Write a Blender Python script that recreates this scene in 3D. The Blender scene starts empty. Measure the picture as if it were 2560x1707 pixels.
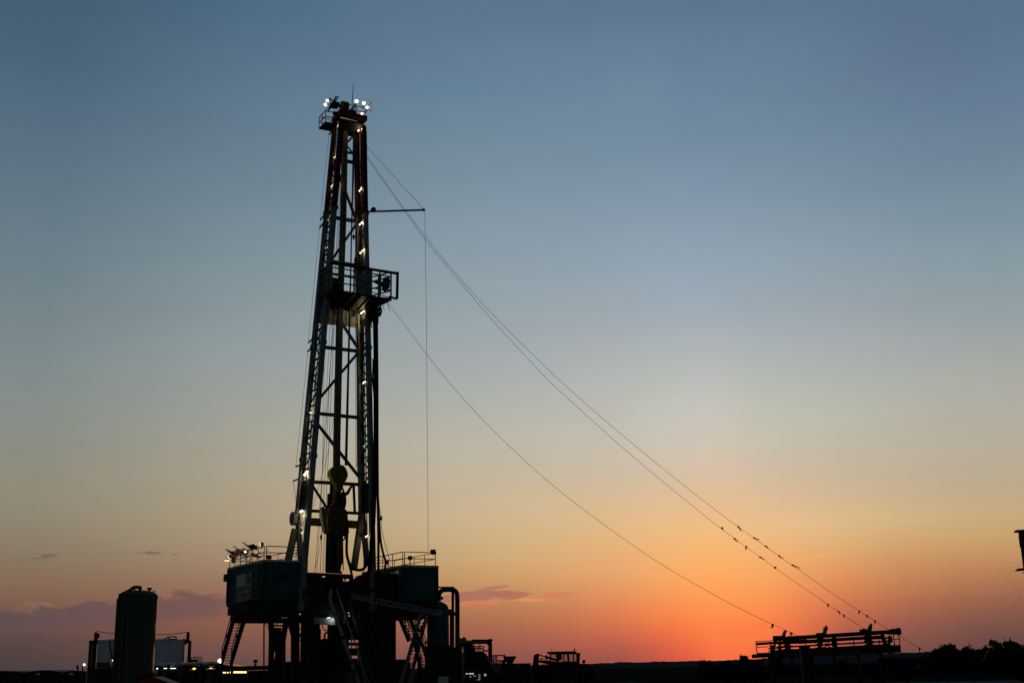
import bpy, math, random
from mathutils import Vector, Matrix
random.seed(7)
D = bpy.data
scene = bpy.context.scene
COL = scene.collection
V = Vector
UP = V((0, 0, 1))

# ------------------------------------------------------------------ camera
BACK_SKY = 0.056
F, W, H = 3000.0, 2560.0, 1707.0
PITCH, ROLL = math.atan(0.27), math.radians(1.4)
CAM = V((0, 0, 1.7))
FWD = V((0, math.cos(PITCH), math.sin(PITCH)))
_u0, _r0 = V((0, -math.sin(PITCH), math.cos(PITCH))), V((1, 0, 0))
RIGHT = _r0 * math.cos(ROLL) - _u0 * math.sin(ROLL)
UPV = _u0 * math.cos(ROLL) + _r0 * math.sin(ROLL)
cd = D.cameras.new('camera'); cam = D.objects.new('camera', cd); COL.objects.link(cam)
cd.sensor_width = 36.0; cd.lens = F / W * 36.0; cd.clip_end = 20000; cd.clip_start = 0.1
cam.matrix_world = Matrix(((RIGHT.x, UPV.x, -FWD.x, 0), (RIGHT.y, UPV.y, -FWD.y, 0),
                           (RIGHT.z, UPV.z, -FWD.z, CAM.z), (0, 0, 0, 1)))
scene.camera = cam

# ---- survey: where a sight line of the photograph meets a known plane of the site
def ray(px, py):
    return FWD + RIGHT * ((px - W / 2) / F) + UPV * ((H / 2 - py) / F)
def PN(px, py, n, p0):
    d = ray(px, py)
    return CAM + d * ((p0 - CAM).dot(n) / d.dot(n))
def PY(px, py, Y):
    d = ray(px, py); return CAM + d * (Y / d.y)
def PZ(px, py, z):
    d = ray(px, py); return CAM + d * ((z - CAM.z) / d.z)
TH = math.radians(32)
A = V((math.cos(TH), math.sin(TH), 0))     # along the open face of the mast
B = V((-math.sin(TH), math.cos(TH), 0))    # from the open face to its back
O = PY(855, 1500, 75.0); O.z = 0
def PF(px, py, d=0.0):
    return PN(px, py, B, O + B * d)
def PA(px, py, u):
    return PN(px, py, A, O + A * u)
def RP(u, d, z):
    return O + A * u + B * d + UP * z
def uz(px, py, d=0.0):
    p = PF(px, py, d); return (p - O).dot(A), p.z
def dz(px, py, u):
    p = PA(px, py, u); return (p - O).dot(B), p.z

# ------------------------------------------------------------------ mesh builder
class MB:
    def __init__(s): s.v = []; s.f = []; s.m = []
    def add(s, vs, fs, mi=0):
        n = len(s.v); s.v += [V(p) for p in vs]
        for q in fs: s.f.append([i + n for i in q]); s.m.append(mi)
        return s
    def hexa(s, p, mi=0):          # p: 4 bottom, 4 top
        return s.add(p, [(3, 2, 1, 0), (4, 5, 6, 7), (0, 1, 5, 4), (1, 2, 6, 5), (2, 3, 7, 6), (3, 0, 4, 7)], mi)
    def box(s, c, sx, sy, sz, ax=A, ay=B, az=UP, mi=0):
        c = V(c); x, y, z = ax * sx / 2, ay * sy / 2, az * sz / 2
        return s.hexa([c - x - y - z, c + x - y - z, c + x + y - z, c - x + y - z, c - x - y + z, c + x - y + z, c + x + y + z, c - x + y + z], mi)
    def beam(s, p, q, w, h=None, up=UP, mi=0):
        p, q = V(p), V(q); h = h or w
        t = (q - p)
        if t.length < 1e-6: return s
        t.normalize()
        if abs(t.dot(up)) > .98: up = B if abs(t.dot(B)) < .9 else A
        x = t.cross(up).normalized() * w / 2; y = x.cross(t).normalized() * h / 2
        return s.hexa([p - x - y, p + x - y, p + x + y, p - x + y, q - x - y, q + x - y, q + x + y, q - x + y], mi)
    def tube(s, pts, r, n=8, closed=False, mi=0):
        pts = [V(p) for p in pts]; k = len(pts)
        rs = r if isinstance(r, (list, tuple)) else [r] * k
        vs = []; ref = None
        for i, p in enumerate(pts):
            t = (pts[min(i + 1, k - 1)] - pts[max(i - 1, 0)])
            t = t.normalized() if t.length > 1e-9 else UP
            if ref is None:
                ref = t.cross(UP) if abs(t.z) < .95 else t.cross(A)
            x = (ref - t * ref.dot(t)).normalized(); y = t.cross(x); ref = x
            for j in range(n):
                a = 2 * math.pi * j / n
                vs.append(p + (x * math.cos(a) + y * math.sin(a)) * rs[i])
        fs = [(i * n + j, i * n + (j + 1) % n, (i + 1) * n + (j + 1) % n, (i + 1) * n + j) for i in range(k - 1) for j in range(n)]
        fs += [tuple(range(n))[::-1], tuple((k - 1) * n + j for j in range(n))]
        return s.add(vs, fs, mi)
    def lathe(s, c, prof, n=32, axis=UP, mi=0):
        c = V(c); x = axis.cross(V((0.3, 0.9, 0.1))).normalized() if abs(axis.z) < .9 else V((1, 0, 0))
        y = axis.cross(x).normalized()
        vs = [c + axis * z + (x * math.cos(2 * math.pi * j / n) + y * math.sin(2 * math.pi * j / n)) * r for r, z in prof for j in range(n)]
        k = len(prof)
        fs = [(i * n + j, i * n + (j + 1) % n, (i + 1) * n + (j + 1) % n, (i + 1) * n + j) for i in range(k - 1) for j in range(n)]
        fs += [tuple(range(n))[::-1], tuple((k - 1) * n + j for j in range(n))]
        return s.add(vs, fs, mi)
    def ball(s, c, r, n=12, sz=1.0, axis=UP, mi=0):
        prof = [(max(r * math.cos(a), r * .02), r * sz * math.sin(a)) for a in [math.pi * (i / 8 - .5) for i in range(9)]]
        return s.lathe(c, prof, n, axis, mi)
    def prism(s, pts, ext, mi=0):
        pts = [V(p) for p in pts]; n = len(pts); ext = V(ext)
        return s.add(pts + [p + ext for p in pts], [tuple(range(n))[::-1], tuple(range(n, 2 * n))] + [(i, (i + 1) % n, n + (i + 1) % n, n + i) for i in range(n)], mi)
    def build(s, name, mat, root=None, loc=None, smooth=True, label=None):
        me = D.meshes.new(name)
        off = V(loc) if loc is not None else (V(root['_at']) if root is not None and '_at' in root else V((0, 0, 0)))
        me.from_pydata([tuple(p - off) for p in s.v], [], s.f)
        mats = mat if isinstance(mat, (list, tuple)) else [mat]
        for m in mats: me.materials.append(M[m])
        if len(mats) > 1: me.polygons.foreach_set('material_index', s.m)
        me.validate(); me.update()
        if smooth and len(me.polygons):
            me.shade_smooth(); me.set_sharp_from_angle(angle=math.radians(35))
        o = D.objects.new(name, me); COL.objects.link(o)
        if root is not None:
            o.parent = root; o['_at'] = root['_at']
        elif loc is not None:
            o.location = off; o['_at'] = tuple(off)
        if label: o['label'] = label
        return o

def tag(o, label=None, cat=None, group=None, kind=None):
    if label: o['label'] = label
    if cat: o['category'] = cat
    if group: o['group'] = group
    if kind: o['kind'] = kind
    return o
def thing(name, label, cat, loc, group=None):
    o = D.objects.new(name, None); COL.objects.link(o); o.location = V(loc); o['_at'] = tuple(V(loc))
    o.empty_display_size = .2
    return tag(o, label, cat, group)
def copy_tree(o, parent=None):
    c = o.copy(); COL.objects.link(c)
    if parent is not None: c.parent = parent
    for ch in list(o.children): copy_tree(ch, c)
    return c
def rail(mb, pts, h, r=.025, mids=(0.55,), step=1.6, top=True):
    """posts and rails above a base polyline"""
    for p, q in zip(pts, pts[1:]):
        p, q = V(p), V(q); n = max(1, round((q - p).length / step))
        for i in range(n + 1):
            b = p.lerp(q, i / n); mb.beam(b, b + UP * h, r * 1.6)
        for k in list(mids) + [1.0]:
            mb.beam(p + UP * h * k, q + UP * h * k, r * 2)
    return mb
def lerp(a, b, t): return a + (b - a) * t
def curve(pts, n=8):
    """smooth polyline through points (Catmull-Rom)"""
    P = [V(p) for p in pts]; P = [P[0] * 2 - P[1]] + P + [P[-1] * 2 - P[-2]]; out = []
    for i in range(1, len(P) - 2):
        for k in range(n):
            t = k / n
            out.append(0.5 * ((2 * P[i]) + (P[i + 1] - P[i - 1]) * t + (2 * P[i - 1] - 5 * P[i] + 4 * P[i + 1] - P[i + 2]) * t * t + (3 * P[i] - P[i - 1] - 3 * P[i + 1] + P[i + 2]) * t ** 3))
    return out + [P[-2]]

# ------------------------------------------------------------------ materials
M = {}
def nodes_of(name):
    m = D.materials.new(name); m.use_nodes = True; nt = m.node_tree
    return m, nt, nt.nodes['Principled BSDF']
def paint(name, rgb, rough=.55, metal=0.0, wear=.35, scale=3.0, worn=None, bump=.15, rust=None):
    """paint or steel with uneven tone, streaks of grime and a little bump"""
    m, nt, b = nodes_of(name); N = nt.nodes; L = nt.links
    tc = N.new('ShaderNodeTexCoord'); mp = N.new('ShaderNodeMapping'); mp.inputs['Scale'].default_value = (1, 1, .35)
    L.new(tc.outputs['Object'], mp.inputs[0])
    n1 = N.new('ShaderNodeTexNoise'); n1.inputs['Scale'].default_value = scale; n1.inputs['Detail'].default_value = 8; n1.inputs['Roughness'].default_value = .65
    L.new(mp.outputs[0], n1.inputs['Vector'])
    rp = N.new('ShaderNodeValToRGB'); e = rp.color_ramp.elements
    dark = worn or tuple(c * (1 - wear) for c in rgb)
    e[0].position = .35; e[0].color = (*dark, 1); e[1].position = .62; e[1].color = (*rgb, 1)
    L.new(n1.outputs['Fac'], rp.inputs[0]); col = rp.outputs[0]
    if rust:
        n2 = N.new('ShaderNodeTexNoise'); n2.inputs['Scale'].default_value = scale * 2.3; n2.inputs['Detail'].default_value = 10
        L.new(mp.outputs[0], n2.inputs['Vector'])
        r2 = N.new('ShaderNodeValToRGB'); r2.color_ramp.elements[0].position = .58; r2.color_ramp.elements[1].position = .68
        L.new(n2.outputs['Fac'], r2.inputs[0])
        mx = N.new('ShaderNodeMixRGB'); mx.inputs[2].default_value = (*rust, 1)
        L.new(r2.outputs[0], mx.inputs[0]); L.new(col, mx.inputs[1]); col = mx.outputs[0]
    L.new(col, b.inputs['Base Color'])
    b.inputs['Roughness'].default_value = rough; b.inputs['Metallic'].default_value = metal
    b.inputs['Specular IOR Level'].default_value = .08
    bp = N.new('ShaderNodeBump'); bp.inputs['Strength'].default_value = bump; bp.inputs['Distance'].default_value = .02
    L.new(n1.outputs['Fac'], bp.inputs['Height']); L.new(bp.outputs[0], b.inputs['Normal'])
    M[name] = m; return m
def lamp(name, rgb, s):
    m, nt, b = nodes_of(name)
    b.inputs['Base Color'].default_value = (*rgb, 1); b.inputs['Emission Color'].default_value = (*rgb, 1); b.inputs['Emission Strength'].default_value = s
    M[name] = m
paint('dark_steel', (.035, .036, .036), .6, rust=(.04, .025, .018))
paint('grey_steel', (.30, .32, .34), .55, rust=(.09, .06, .045))
paint('galvanised', (.48, .51, .53), .5, .2)
paint('cable', (.05, .05, .05), .6)
paint('rubber', (.016, .016, .017), .75)
paint('red_paint', (.30, .028, .018), .5, rust=(.08, .03, .02))
paint('teal_paint', (.025, .14, .165), .5, rust=(.05, .04, .03))
paint('teal_dark', (.015, .08, .10), .55)
paint('white_paint', (.55, .57, .58), .5, wear=.2)
paint('yellow_paint', (.25, .2, .022), .5, rust=(.1, .06, .02))
paint('orange_paint', (.19, .085, .015), .5, rust=(.1, .05, .02))
paint('loader_paint', (.20, .09, .012), .5, rust=(.08, .04, .02))
paint('tank_grey', (.095, .105, .098), .55, wear=.15, worn=(.08, .09, .085))
paint('dull_yellow', (.10, .085, .02), .6)
paint('guide_grey', (.15, .15, .13), .55, rust=(.1, .07, .05))
paint('vent_brown', (.05, .042, .04), .6)
paint('tank_white', (.72, .78, .82), .5, wear=.12)
paint('container_paint', (.03, .04, .055), .6)
paint('tarp', (.5, .46, .4), .8, wear=.2)
paint('roof_sheet', (.66, .78, .85), .5, wear=.12)
paint('sign_white', (.72, .74, .78), .45, wear=.06)
paint('lettering_dark', (.02, .02, .03), .5, wear=.1)
paint('lettering_red', (.25, .03, .04), .5, wear=.1)
paint('flag_red', (.5, .04, .045), .8, wear=.1)
paint('flag_white', (.75, .72, .7), .8, wear=.1)
paint('flag_blue', (.02, .03, .11), .8, wear=.1)
paint('windsock_cloth', (.62, .06, .02), .8, wear=.2)
paint('bark', (.07, .055, .045), .9, scale=12)
def cloth(name):
    m = M[name]; N = m.node_tree.nodes; L = m.node_tree.links; b = N['Principled BSDF']; o = N['Material Output']
    tr = N.new('ShaderNodeBsdfTranslucent'); L.new(b.inputs['Base Color'].links[0].from_socket, tr.inputs[0])
    mx = N.new('ShaderNodeMixShader'); mx.inputs[0].default_value = .55; L.new(b.outputs[0], mx.inputs[1]); L.new(tr.outputs[0], mx.inputs[2]); L.new(mx.outputs[0], o.inputs[0])
for k_ in ('flag_red', 'flag_white', 'flag_blue', 'windsock_cloth', 'tarp'): cloth(k_)
paint('glass_dark', (.02, .022, .025), .5)
lamp('flood_glow', (1, .9, .66), 5)
lamp('lamp_glow', (1, .93, .72), 2.0)
lamp('small_glow', (1, .9, .65), 1.3)
lamp('tube_yellow', (1, .72, .18), 2.2)
lamp('tube_white', (.95, 1, .85), 1.6)
lamp('dim_glow', (1, .75, .35), .35)
lamp('window_glow', (.85, .8, .3), .035)
lamp('weak_glow', (.8, .8, .45), .12)
lamp('bulb_glow', (1, .9, .62), 1.2)
lamp('tube_cool', (.9, .95, 1), .6)
lamp('plate_glow', (.9, .85, .7), .08)
paint('red_dark', (.06, .012, .01), .6)
m_, nt_, b_ = nodes_of('cab_glass'); b_.inputs['Base Color'].default_value = (.55, .6, .6, 1); b_.inputs['Roughness'].default_value = .05; b_.inputs['Transmission Weight'].default_value = 1.0; b_.inputs['IOR'].default_value = 1.02; M['cab_glass'] = m_

# mast paint: grey legs, the top section red above the joint at 31 m
def two_tone(name, lo, hi, zsplit):
    paint(name, lo, .55, rust=(.09, .06, .045)); m = M[name]; nt = m.node_tree; N = nt.nodes; L = nt.links
    b = N['Principled BSDF']; src = b.inputs['Base Color'].links[0].from_socket
    g = N.new('ShaderNodeNewGeometry'); sp = N.new('ShaderNodeSeparateXYZ'); L.new(g.outputs['Position'], sp.inputs[0])
    mt = N.new('ShaderNodeMath'); mt.operation = 'GREATER_THAN'; mt.inputs[1].default_value = zsplit; L.new(sp.outputs[2], mt.inputs[0])
    mx = N.new('ShaderNodeMixRGB'); mx.inputs[2].default_value = (*hi, 1); L.new(mt.outputs[0], mx.inputs[0]); L.new(src, mx.inputs[1]); L.new(mx.outputs[0], b.inputs['Base Color'])
two_tone('mast_leg_paint', (.30, .33, .36), (.10, .012, .008), 31.3)
two_tone('mast_brace_paint', (.05, .05, .05), (.16, .018, .012), 31.3)

def leafy(name, rgb):
    m, nt, b = nodes_of(name); N = nt.nodes; L = nt.links
    tc = N.new('ShaderNodeTexCoord'); n1 = N.new('ShaderNodeTexNoise'); n1.inputs['Scale'].default_value = 1.7
    L.new(tc.outputs['Object'], n1.inputs['Vector'])
    rp = N.new('ShaderNodeValToRGB'); e = rp.color_ramp.elements
    e[0].color = (rgb[0] * .5, rgb[1] * .5, rgb[2] * .5, 1); e[1].color = (rgb[0] * 1.4, rgb[1] * 1.3, rgb[2], 1); e[0].position = .35; e[1].position = .65
    L.new(n1.outputs['Fac'], rp.inputs[0]); L.new(rp.outputs[0], b.inputs['Base Color']); b.inputs['Roughness'].default_value = .9; b.inputs['Specular IOR Level'].default_value = 0
    M[name] = m
leafy('mesquite_leaf', (.016, .022, .010))
def soil(name, c1, c2, scale, bump=.4):
    m, nt, b = nodes_of(name); N = nt.nodes; L = nt.links
    tc = N.new('ShaderNodeTexCoord')
    n1 = N.new('ShaderNodeTexNoise'); n1.inputs['Scale'].default_value = scale; n1.inputs['Detail'].default_value = 10; n1.inputs['Roughness'].default_value = .7
    L.new(tc.outputs['Object'], n1.inputs['Vector'])
    rp = N.new('ShaderNodeValToRGB'); e = rp.color_ramp.elements; e[0].color = (*c1, 1); e[1].color = (*c2, 1); e[0].position = .38; e[1].position = .64
    L.new(n1.outputs['Fac'], rp.inputs[0]); L.new(rp.outputs[0], b.inputs['Base Color']); b.inputs['Roughness'].default_value = 1; b.inputs['Specular IOR Level'].default_value = 0
    bp = N.new('ShaderNodeBump'); bp.inputs['Strength'].default_value = bump; L.new(n1.outputs['Fac'], bp.inputs['Height']); L.new(bp.outputs[0], b.inputs['Normal'])
    M[name] = m
soil('scrub_soil', (.016, .017, .012), (.04, .036, .026), .6)
soil('caliche', (.12, .12, .118), (.2, .2, .195), .8)
soil('hill_haze_soil', (.045, .062, .078), (.075, .09, .10), .012, .1)  # distance haze is put into the soil colour as a bluish lift
soil('berm_soil', (.018, .018, .016), (.05, .047, .04), 1.2)

# ------------------------------------------------------------------ sky: dusk, sun just gone at azimuth SUN_AZ
SUN_AZ, SUN_EL = math.atan2(ray(1785, 1640).x, ray(1785, 1640).y), math.radians(0.8)
def s2l(c):
    return tuple(((x / 255) / 12.92 if x / 255 <= .04045 else ((x / 255 + .055) / 1.055) ** 2.4) for x in c)
def azel(px, py):
    d = ray(px, py); return math.degrees(math.atan2(d.x, d.y)), math.degrees(math.atan2(d.z, math.hypot(d.x, d.y)))
# measured dusk colours: column (azimuth) -> elevation -> colour
SKY = {
 100: [(0, (72, 98, 122)), (200, (79, 105, 128)), (400, (92, 114, 131)), (600, (106, 125, 134)), (800, (121, 135, 137)), (950, (130, 139, 133)), (1100, (139, 137, 121)), (1200, (144, 134, 112)), (1300, (144, 128, 104)), (1400, (135, 113, 93)), (1480, (127, 98, 82)), (1560, (106, 77, 72)), (1620, (88, 68, 68)), (1690, (74, 62, 65))],
 510: [(0, (80, 109, 134)), (200, (89, 116, 139)), (400, (103, 126, 143)), (600, (119, 138, 147)), (800, (138, 149, 150)), (950, (149, 154, 145)), (1100, (162, 153, 131)), (1200, (168, 150, 121)), (1300, (170, 145, 111)), (1400, (162, 127, 97)), (1480, (152, 107, 84)), (1560, (148, 90, 74)), (1620, (126, 80, 74)), (1690, (100, 70, 68))],
 1280: [(0, (93, 120, 146)), (200, (100, 128, 152)), (400, (115, 139, 156)), (600, (132, 151, 164)), (800, (152, 163, 167)), (950, (169, 171, 164)), (1100, (187, 178, 157)), (1200, (201, 178, 143)), (1300, (213, 178, 129)), (1400, (214, 164, 109)), (1500, (196, 133, 89)), (1560, (179, 107, 81)), (1620, (158, 89, 78)), (1680, (135, 76, 72))],
 1560: [(0, (93, 120, 147)), (200, (101, 128, 152)), (400, (116, 140, 159)), (600, (133, 152, 168)), (800, (155, 166, 173)), (950, (176, 177, 172)), (1100, (198, 186, 164)), (1200, (214, 185, 147)), (1300, (229, 183, 127)), (1400, (237, 167, 103)), (1500, (233, 137, 84)), (1560, (222, 114, 72)), (1620, (190, 92, 74)), (1670, (158, 80, 76))],
 1700: [(0, (92, 119, 147)), (400, (116, 140, 160)), (800, (156, 168, 177)), (1100, (204, 190, 168)), (1200, (221, 188, 149)), (1300, (238, 186, 126)), (1400, (248, 172, 100)), (1500, (253, 147, 78)), (1560, (252, 126, 66)), (1620, (240, 100, 64)), (1670, (215, 84, 64))],
 1800: [(0, (91, 118, 146)), (200, (100, 126, 152)), (400, (115, 139, 160)), (600, (132, 152, 170)), (800, (156, 168, 177)), (950, (180, 181, 177)), (1100, (206, 191, 168)), (1200, (224, 189, 149)), (1300, (241, 187, 126)), (1400, (251, 172, 99)), (1500, (255, 149, 77)), (1560, (255, 132, 68)), (1620, (255, 120, 68)), (1660, (250, 108, 66))],
 1930: [(0, (90, 117, 145)), (400, (113, 137, 158)), (800, (152, 164, 172)), (1100, (198, 185, 162)), (1200, (217, 185, 146)), (1300, (236, 187, 130)), (1400, (243, 168, 101)), (1500, (246, 144, 80)), (1560, (246, 122, 72)), (1620, (248, 112, 68)), (1660, (228, 95, 66))],
 2080: [(0, (90, 117, 145)), (400, (111, 135, 156)), (800, (149, 160, 167)), (1100, (191, 180, 158)), (1200, (208, 180, 143)), (1300, (224, 183, 131)), (1400, (223, 157, 98)), (1500, (207, 117, 80)), (1560, (183, 97, 78)), (1620, (160, 82, 76)), (1660, (138, 76, 74))],
 2280: [(0, (89, 115, 143)), (400, (108, 132, 153)), (800, (145, 156, 161)), (1100, (182, 173, 152)), (1200, (195, 173, 138)), (1300, (208, 174, 124)), (1400, (193, 138, 92)), (1500, (165, 102, 80)), (1560, (140, 86, 78)), (1620, (118, 76, 74)), (1660, (105, 70, 72))],
 2510: [(0, (87, 113, 141)), (200, (95, 120, 147)), (400, (106, 130, 150)), (600, (120, 141, 154)), (800, (140, 152, 155)), (950, (159, 162, 153)), (1100, (174, 166, 145)), (1200, (182, 165, 133)), (1300, (194, 163, 117)), (1370, (188, 144, 96)), (1450, (158, 110, 85)), (1500, (138, 95, 79)), (1560, (115, 80, 75)), (1620, (95, 70, 70)), (1660, (86, 66, 68))],
}
def pchip(xs, ys, x):
    if x <= xs[0]: return ys[0]
    if x >= xs[-1]: return ys[-1]
    n = len(xs); h = [xs[i + 1] - xs[i] for i in range(n - 1)]; dl = [(ys[i + 1] - ys[i]) / h[i] for i in range(n - 1)]
    def slope(i):
        if i == 0: return dl[0]
        if i == n - 1: return dl[-1]
        if dl[i - 1] * dl[i] <= 0: return 0
        w1, w2 = 2 * h[i] + h[i - 1], h[i] + 2 * h[i - 1]
        return (w1 + w2) / (w1 / dl[i - 1] + w2 / dl[i])
    for i in range(n - 1):
        if x <= xs[i + 1]:
            t = (x - xs[i]) / h[i]; a, b = slope(i), slope(i + 1)
            return (2 * t ** 3 - 3 * t * t + 1) * ys[i] + (t ** 3 - 2 * t * t + t) * h[i] * a + (-2 * t ** 3 + 3 * t * t) * ys[i + 1] + (t ** 3 - t * t) * h[i] * b
ELS = [-2, 0, .7, 1.5, 2.3, 3.2, 4.1, 5, 6, 7, 8, 9, 10.5, 12, 14, 16, 18.5, 21, 24, 27, 30, 33, 40, 55, 90]
# second pass of readings: (px, py, correction)
FIX = [(1255, 20, (-2, -4, -7)), (1255, 600, (5, 4, 6)), (1655, 1300, (-4, 0, 11)), (75, 800, (-3, -4, 1)), (1252, 900, (5, 7, 10)), (1252, 1100, (6, 9, 17)), (642, 900, (2, 4, 10)), (642, 1150, (-4, 6, 17)), (2002, 900, (17, 15, 13)),
       (2002, 1100, (8, 11, 15)), (2402, 900, (17, 15, 15)), (302, 1100, (-2, 5, 13)), (641, 1300, (-8, 5, 14)), (1253, 1250, (-6, 2, 12)), (2003, 1250, (2, 4, 11)), (2403, 1100, (10, 8, 10)), (2403, 1250, (6, 4, 7)), (303, 1250, (3, 8, 15)),
       (2003, 600, (17, 16, 14)), (303, 600, (0, 2, 5)), (641, 250, (3, 0, -2)), (2003, 200, (11, 8, 5)), (2471, 600, (12, 11, 9)), (1541, 1410, (-5, 11, 18)), (2303, 1410, (19, 18, 12)), (1786, 1150, (-7, 3, 13)), (1401, 1550, (-4, 2, 0)), (501, 1370, (-8, 6, 12)), (2501, 30, (3, 0, -5)), (31, 30, (-5, -6, -10)), (1601, 800, (4, 1, -2)), (2381, 1500, (15, 3, -9)), (201, 1450, (5, 5, 0)), (1651, 1570, (-5, 0, 8)), (2101, 1550, (16, 8, -4)), (1651, 1640, (-17, -3, 0)), (1501, 750, (6, 6, 6)), (2200, 420, (8, 7, 5)), (1450, 300, (5, 5, 4)), (800, 600, (3, 3, 3)), (1750, 1240, (-12, -1, 13)), (1900, 1240, (-8, 0, 8)), (1001, 850, (-4, 1, 6)), (1601, 450, (4, 2, 3)), (2201, 750, (15, 12, 11)), (1831, 1600, (0, 0, 0)), (1901, 1460, (0, 6, 7)), (1301, 1620, (-3, 1, -3)), (521, 1600, (-16, 1, 0)), (101, 1630, (-4, 0, -2)), (2441, 1590, (-3, 0, -3))]
def corr(px, y, c):
    sw, acc = .35, [0, 0, 0]
    for x_, y_, d_ in FIX:
        w = math.exp(-((px - x_) / (420 if y < 1430 else 230)) ** 2 - ((y - y_) / (130 if y < 1430 else 85)) ** 2); sw += w
        for k in range(3): acc[k] += w * d_[k]
    return tuple(a + acc[k] / sw for k, a in enumerate(c))
cols = []
for px, rows in SKY.items():
    ys_ = [r[0] for r in rows]
    rows = [(y, corr(px, y, tuple(pchip(ys_, [r[1][k] for r in rows], y) for k in range(3)))) for y in sorted(set(list(range(0, 1640, 65)) + ys_))]
    pts = sorted((azel(px, y)[1], s2l(c)) for y, c in rows)
    az = azel(px, 1500)[0]
    top = pts[-1]
    pts += [(45, tuple(x * .62 for x in top[1])), (90, tuple(x * .3 for x in top[1]))]
    xs = [p[0] for p in pts]
    cols.append((az, [tuple(pchip(xs, [p[1][k] for p in pts], e) for k in range(3)) for e in ELS]))
azs = [c[0] for c in cols]
GRID = [-26, -22, -18, -14, -10, -6.5, -3, 0, 2.5, 4.5, 6.2, 7.7, 9, 10.2, 11.5, 13, 15, 17.5, 20, 23, 26]
table = [(az, [tuple(pchip(azs, [c[1][i][k] for c in cols], az) for k in range(3)) for i in range(len(ELS))]) for az in GRID]
table = [(-70, [tuple(x * .35 for x in c) for c in table[0][1]])] + table + [(70, [tuple(x * .35 for x in c) for c in table[-1][1]])]

world = D.worlds.new('World'); world.cycles.sampling_method = 'MANUAL'; world.cycles.sample_map_resolution = 512; scene.world = world; world.use_nodes = True
nt = world.node_tree; N, L = nt.nodes, nt.links
N.clear()
def val(x):
    return x
def mth(op, a, b=None, c=None, clamp=False):
    n = N.new('ShaderNodeMath'); n.operation = op; n.use_clamp = clamp
    for i, x in enumerate((a, b, c)):
        if x is None: continue
        if isinstance(x, (int, float)): n.inputs[i].default_value = x
        else: L.new(x, n.inputs[i])
    return n.outputs[0]
def rng(x, a, b, c=0.0, d=1.0, kind='LINEAR'):
    n = N.new('ShaderNodeMapRange'); n.interpolation_type = kind; n.clamp = True
    L.new(x, n.inputs[0])
    for i, v_ in zip((1, 2, 3, 4), (a, b, c, d)): n.inputs[i].default_value = v_
    return n.outputs[0]
def mix(f, c1, c2):
    n = N.new('ShaderNodeMix'); n.data_type = 'RGBA'; n.clamp_factor = True
    for i, x in ((0, f), (6, c1), (7, c2)):
        if isinstance(x, (int, float)): n.inputs[i].default_value = x
        elif isinstance(x, tuple): n.inputs[i].default_value = (*x, 1)
        else: L.new(x, n.inputs[i])
    return n.outputs[2]
tc = N.new('ShaderNodeTexCoord'); sp = N.new('ShaderNodeSeparateXYZ'); L.new(tc.outputs['Generated'], sp.inputs[0])
X, Y_, Z = sp.outputs
AZ = mth('MULTIPLY', mth('ARCTAN2', X, Y_), 180 / math.pi)
EL = mth('MULTIPLY', mth('ARCSINE', Z), 180 / math.pi)
elf = rng(EL, -2, 90)
prev = None
for i, (az, cc) in enumerate(table):
    r = N.new('ShaderNodeValToRGB'); r.color_ramp.interpolation = 'LINEAR'
    e = r.color_ramp.elements
    while len(e) < len(ELS): e.new(.5)
    for k, (el, c) in enumerate(zip(ELS, cc)):
        e[k].position = (el + 2) / 92
    for k, (el, c) in enumerate(zip(ELS, cc)):
        e[k].color = (*c, 1)
    L.new(elf, r.inputs[0])
    prev = r.outputs[0] if prev is None else mix(rng(AZ, table[i - 1][0], az), prev, r.outputs[0])
sky_col = prev
# clouds, drifting low in the west
def dirvec(sx, sy, sz):
    n = N.new('ShaderNodeCombineXYZ'); L.new(mth('MULTIPLY', AZ, sx), n.inputs[0]); L.new(mth('MULTIPLY', EL, sy), n.inputs[1]); n.inputs[2].default_value = sz
    return n.outputs[0]
def noise(sx, sy, sz, detail=6, rough=.55):
    n = N.new('ShaderNodeTexNoise'); n.inputs['Scale'].default_value = 1; n.inputs['Detail'].default_value = detail; n.inputs['Roughness'].default_value = rough
    L.new(dirvec(sx, sy, sz), n.inputs['Vector']); return n.outputs['Fac']
# long bank behind the silo: ragged top, soft bottom
t0, t1 = azel(60, 1530), azel(600, 1500)
nb = noise(.9, 2.4, 3.1, 9, .68); nb2 = noise(.16, .5, 8.2, 4)
topline = mth('ADD', mth('ADD', 2.92, mth('MULTIPLY', mth('ADD', AZ, 23.0), .10)), mth('ADD', mth('MULTIPLY', mth('SUBTRACT', nb, .5), 1.5), mth('MULTIPLY', mth('SUBTRACT', nb2, .5), 1.5)))
topline = mth('SUBTRACT', topline, mth('MULTIPLY', rng(AZ, -15.5, -8.5, 0, 1, 'SMOOTHSTEP'), 2.0))
upper = mth('SUBTRACT', 1.0, rng(mth('SUBTRACT', EL, topline), -.10, .12, 0, 1, 'SMOOTHSTEP'))
botline = mth('ADD', mth('ADD', 1.85, mth('MULTIPLY', mth('ADD', AZ, 23.0), .045)), mth('MULTIPLY', mth('SUBTRACT', noise(.3, 1.2, 5.5), .5), .8))
lower = rng(mth('SUBTRACT', EL, botline), -.25, .35, 0, 1, 'SMOOTHSTEP')
bank = mth('MULTIPLY', mth('MULTIPLY', upper, lower), mth('MULTIPLY', rng(AZ, -11.5, -14.0), rng(AZ, -80, -40)))
edge = mth('MULTIPLY', mth('MULTIPLY', rng(mth('SUBTRACT', EL, topline), -.30, -.02, 0, 1, 'SMOOTHSTEP'), rng(mth('SUBTRACT', EL, topline), .22, .02, 0, 1, 'SMOOTHSTEP')), rng(noise(.9, 2.2, 1.7), .52, .66))
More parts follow.
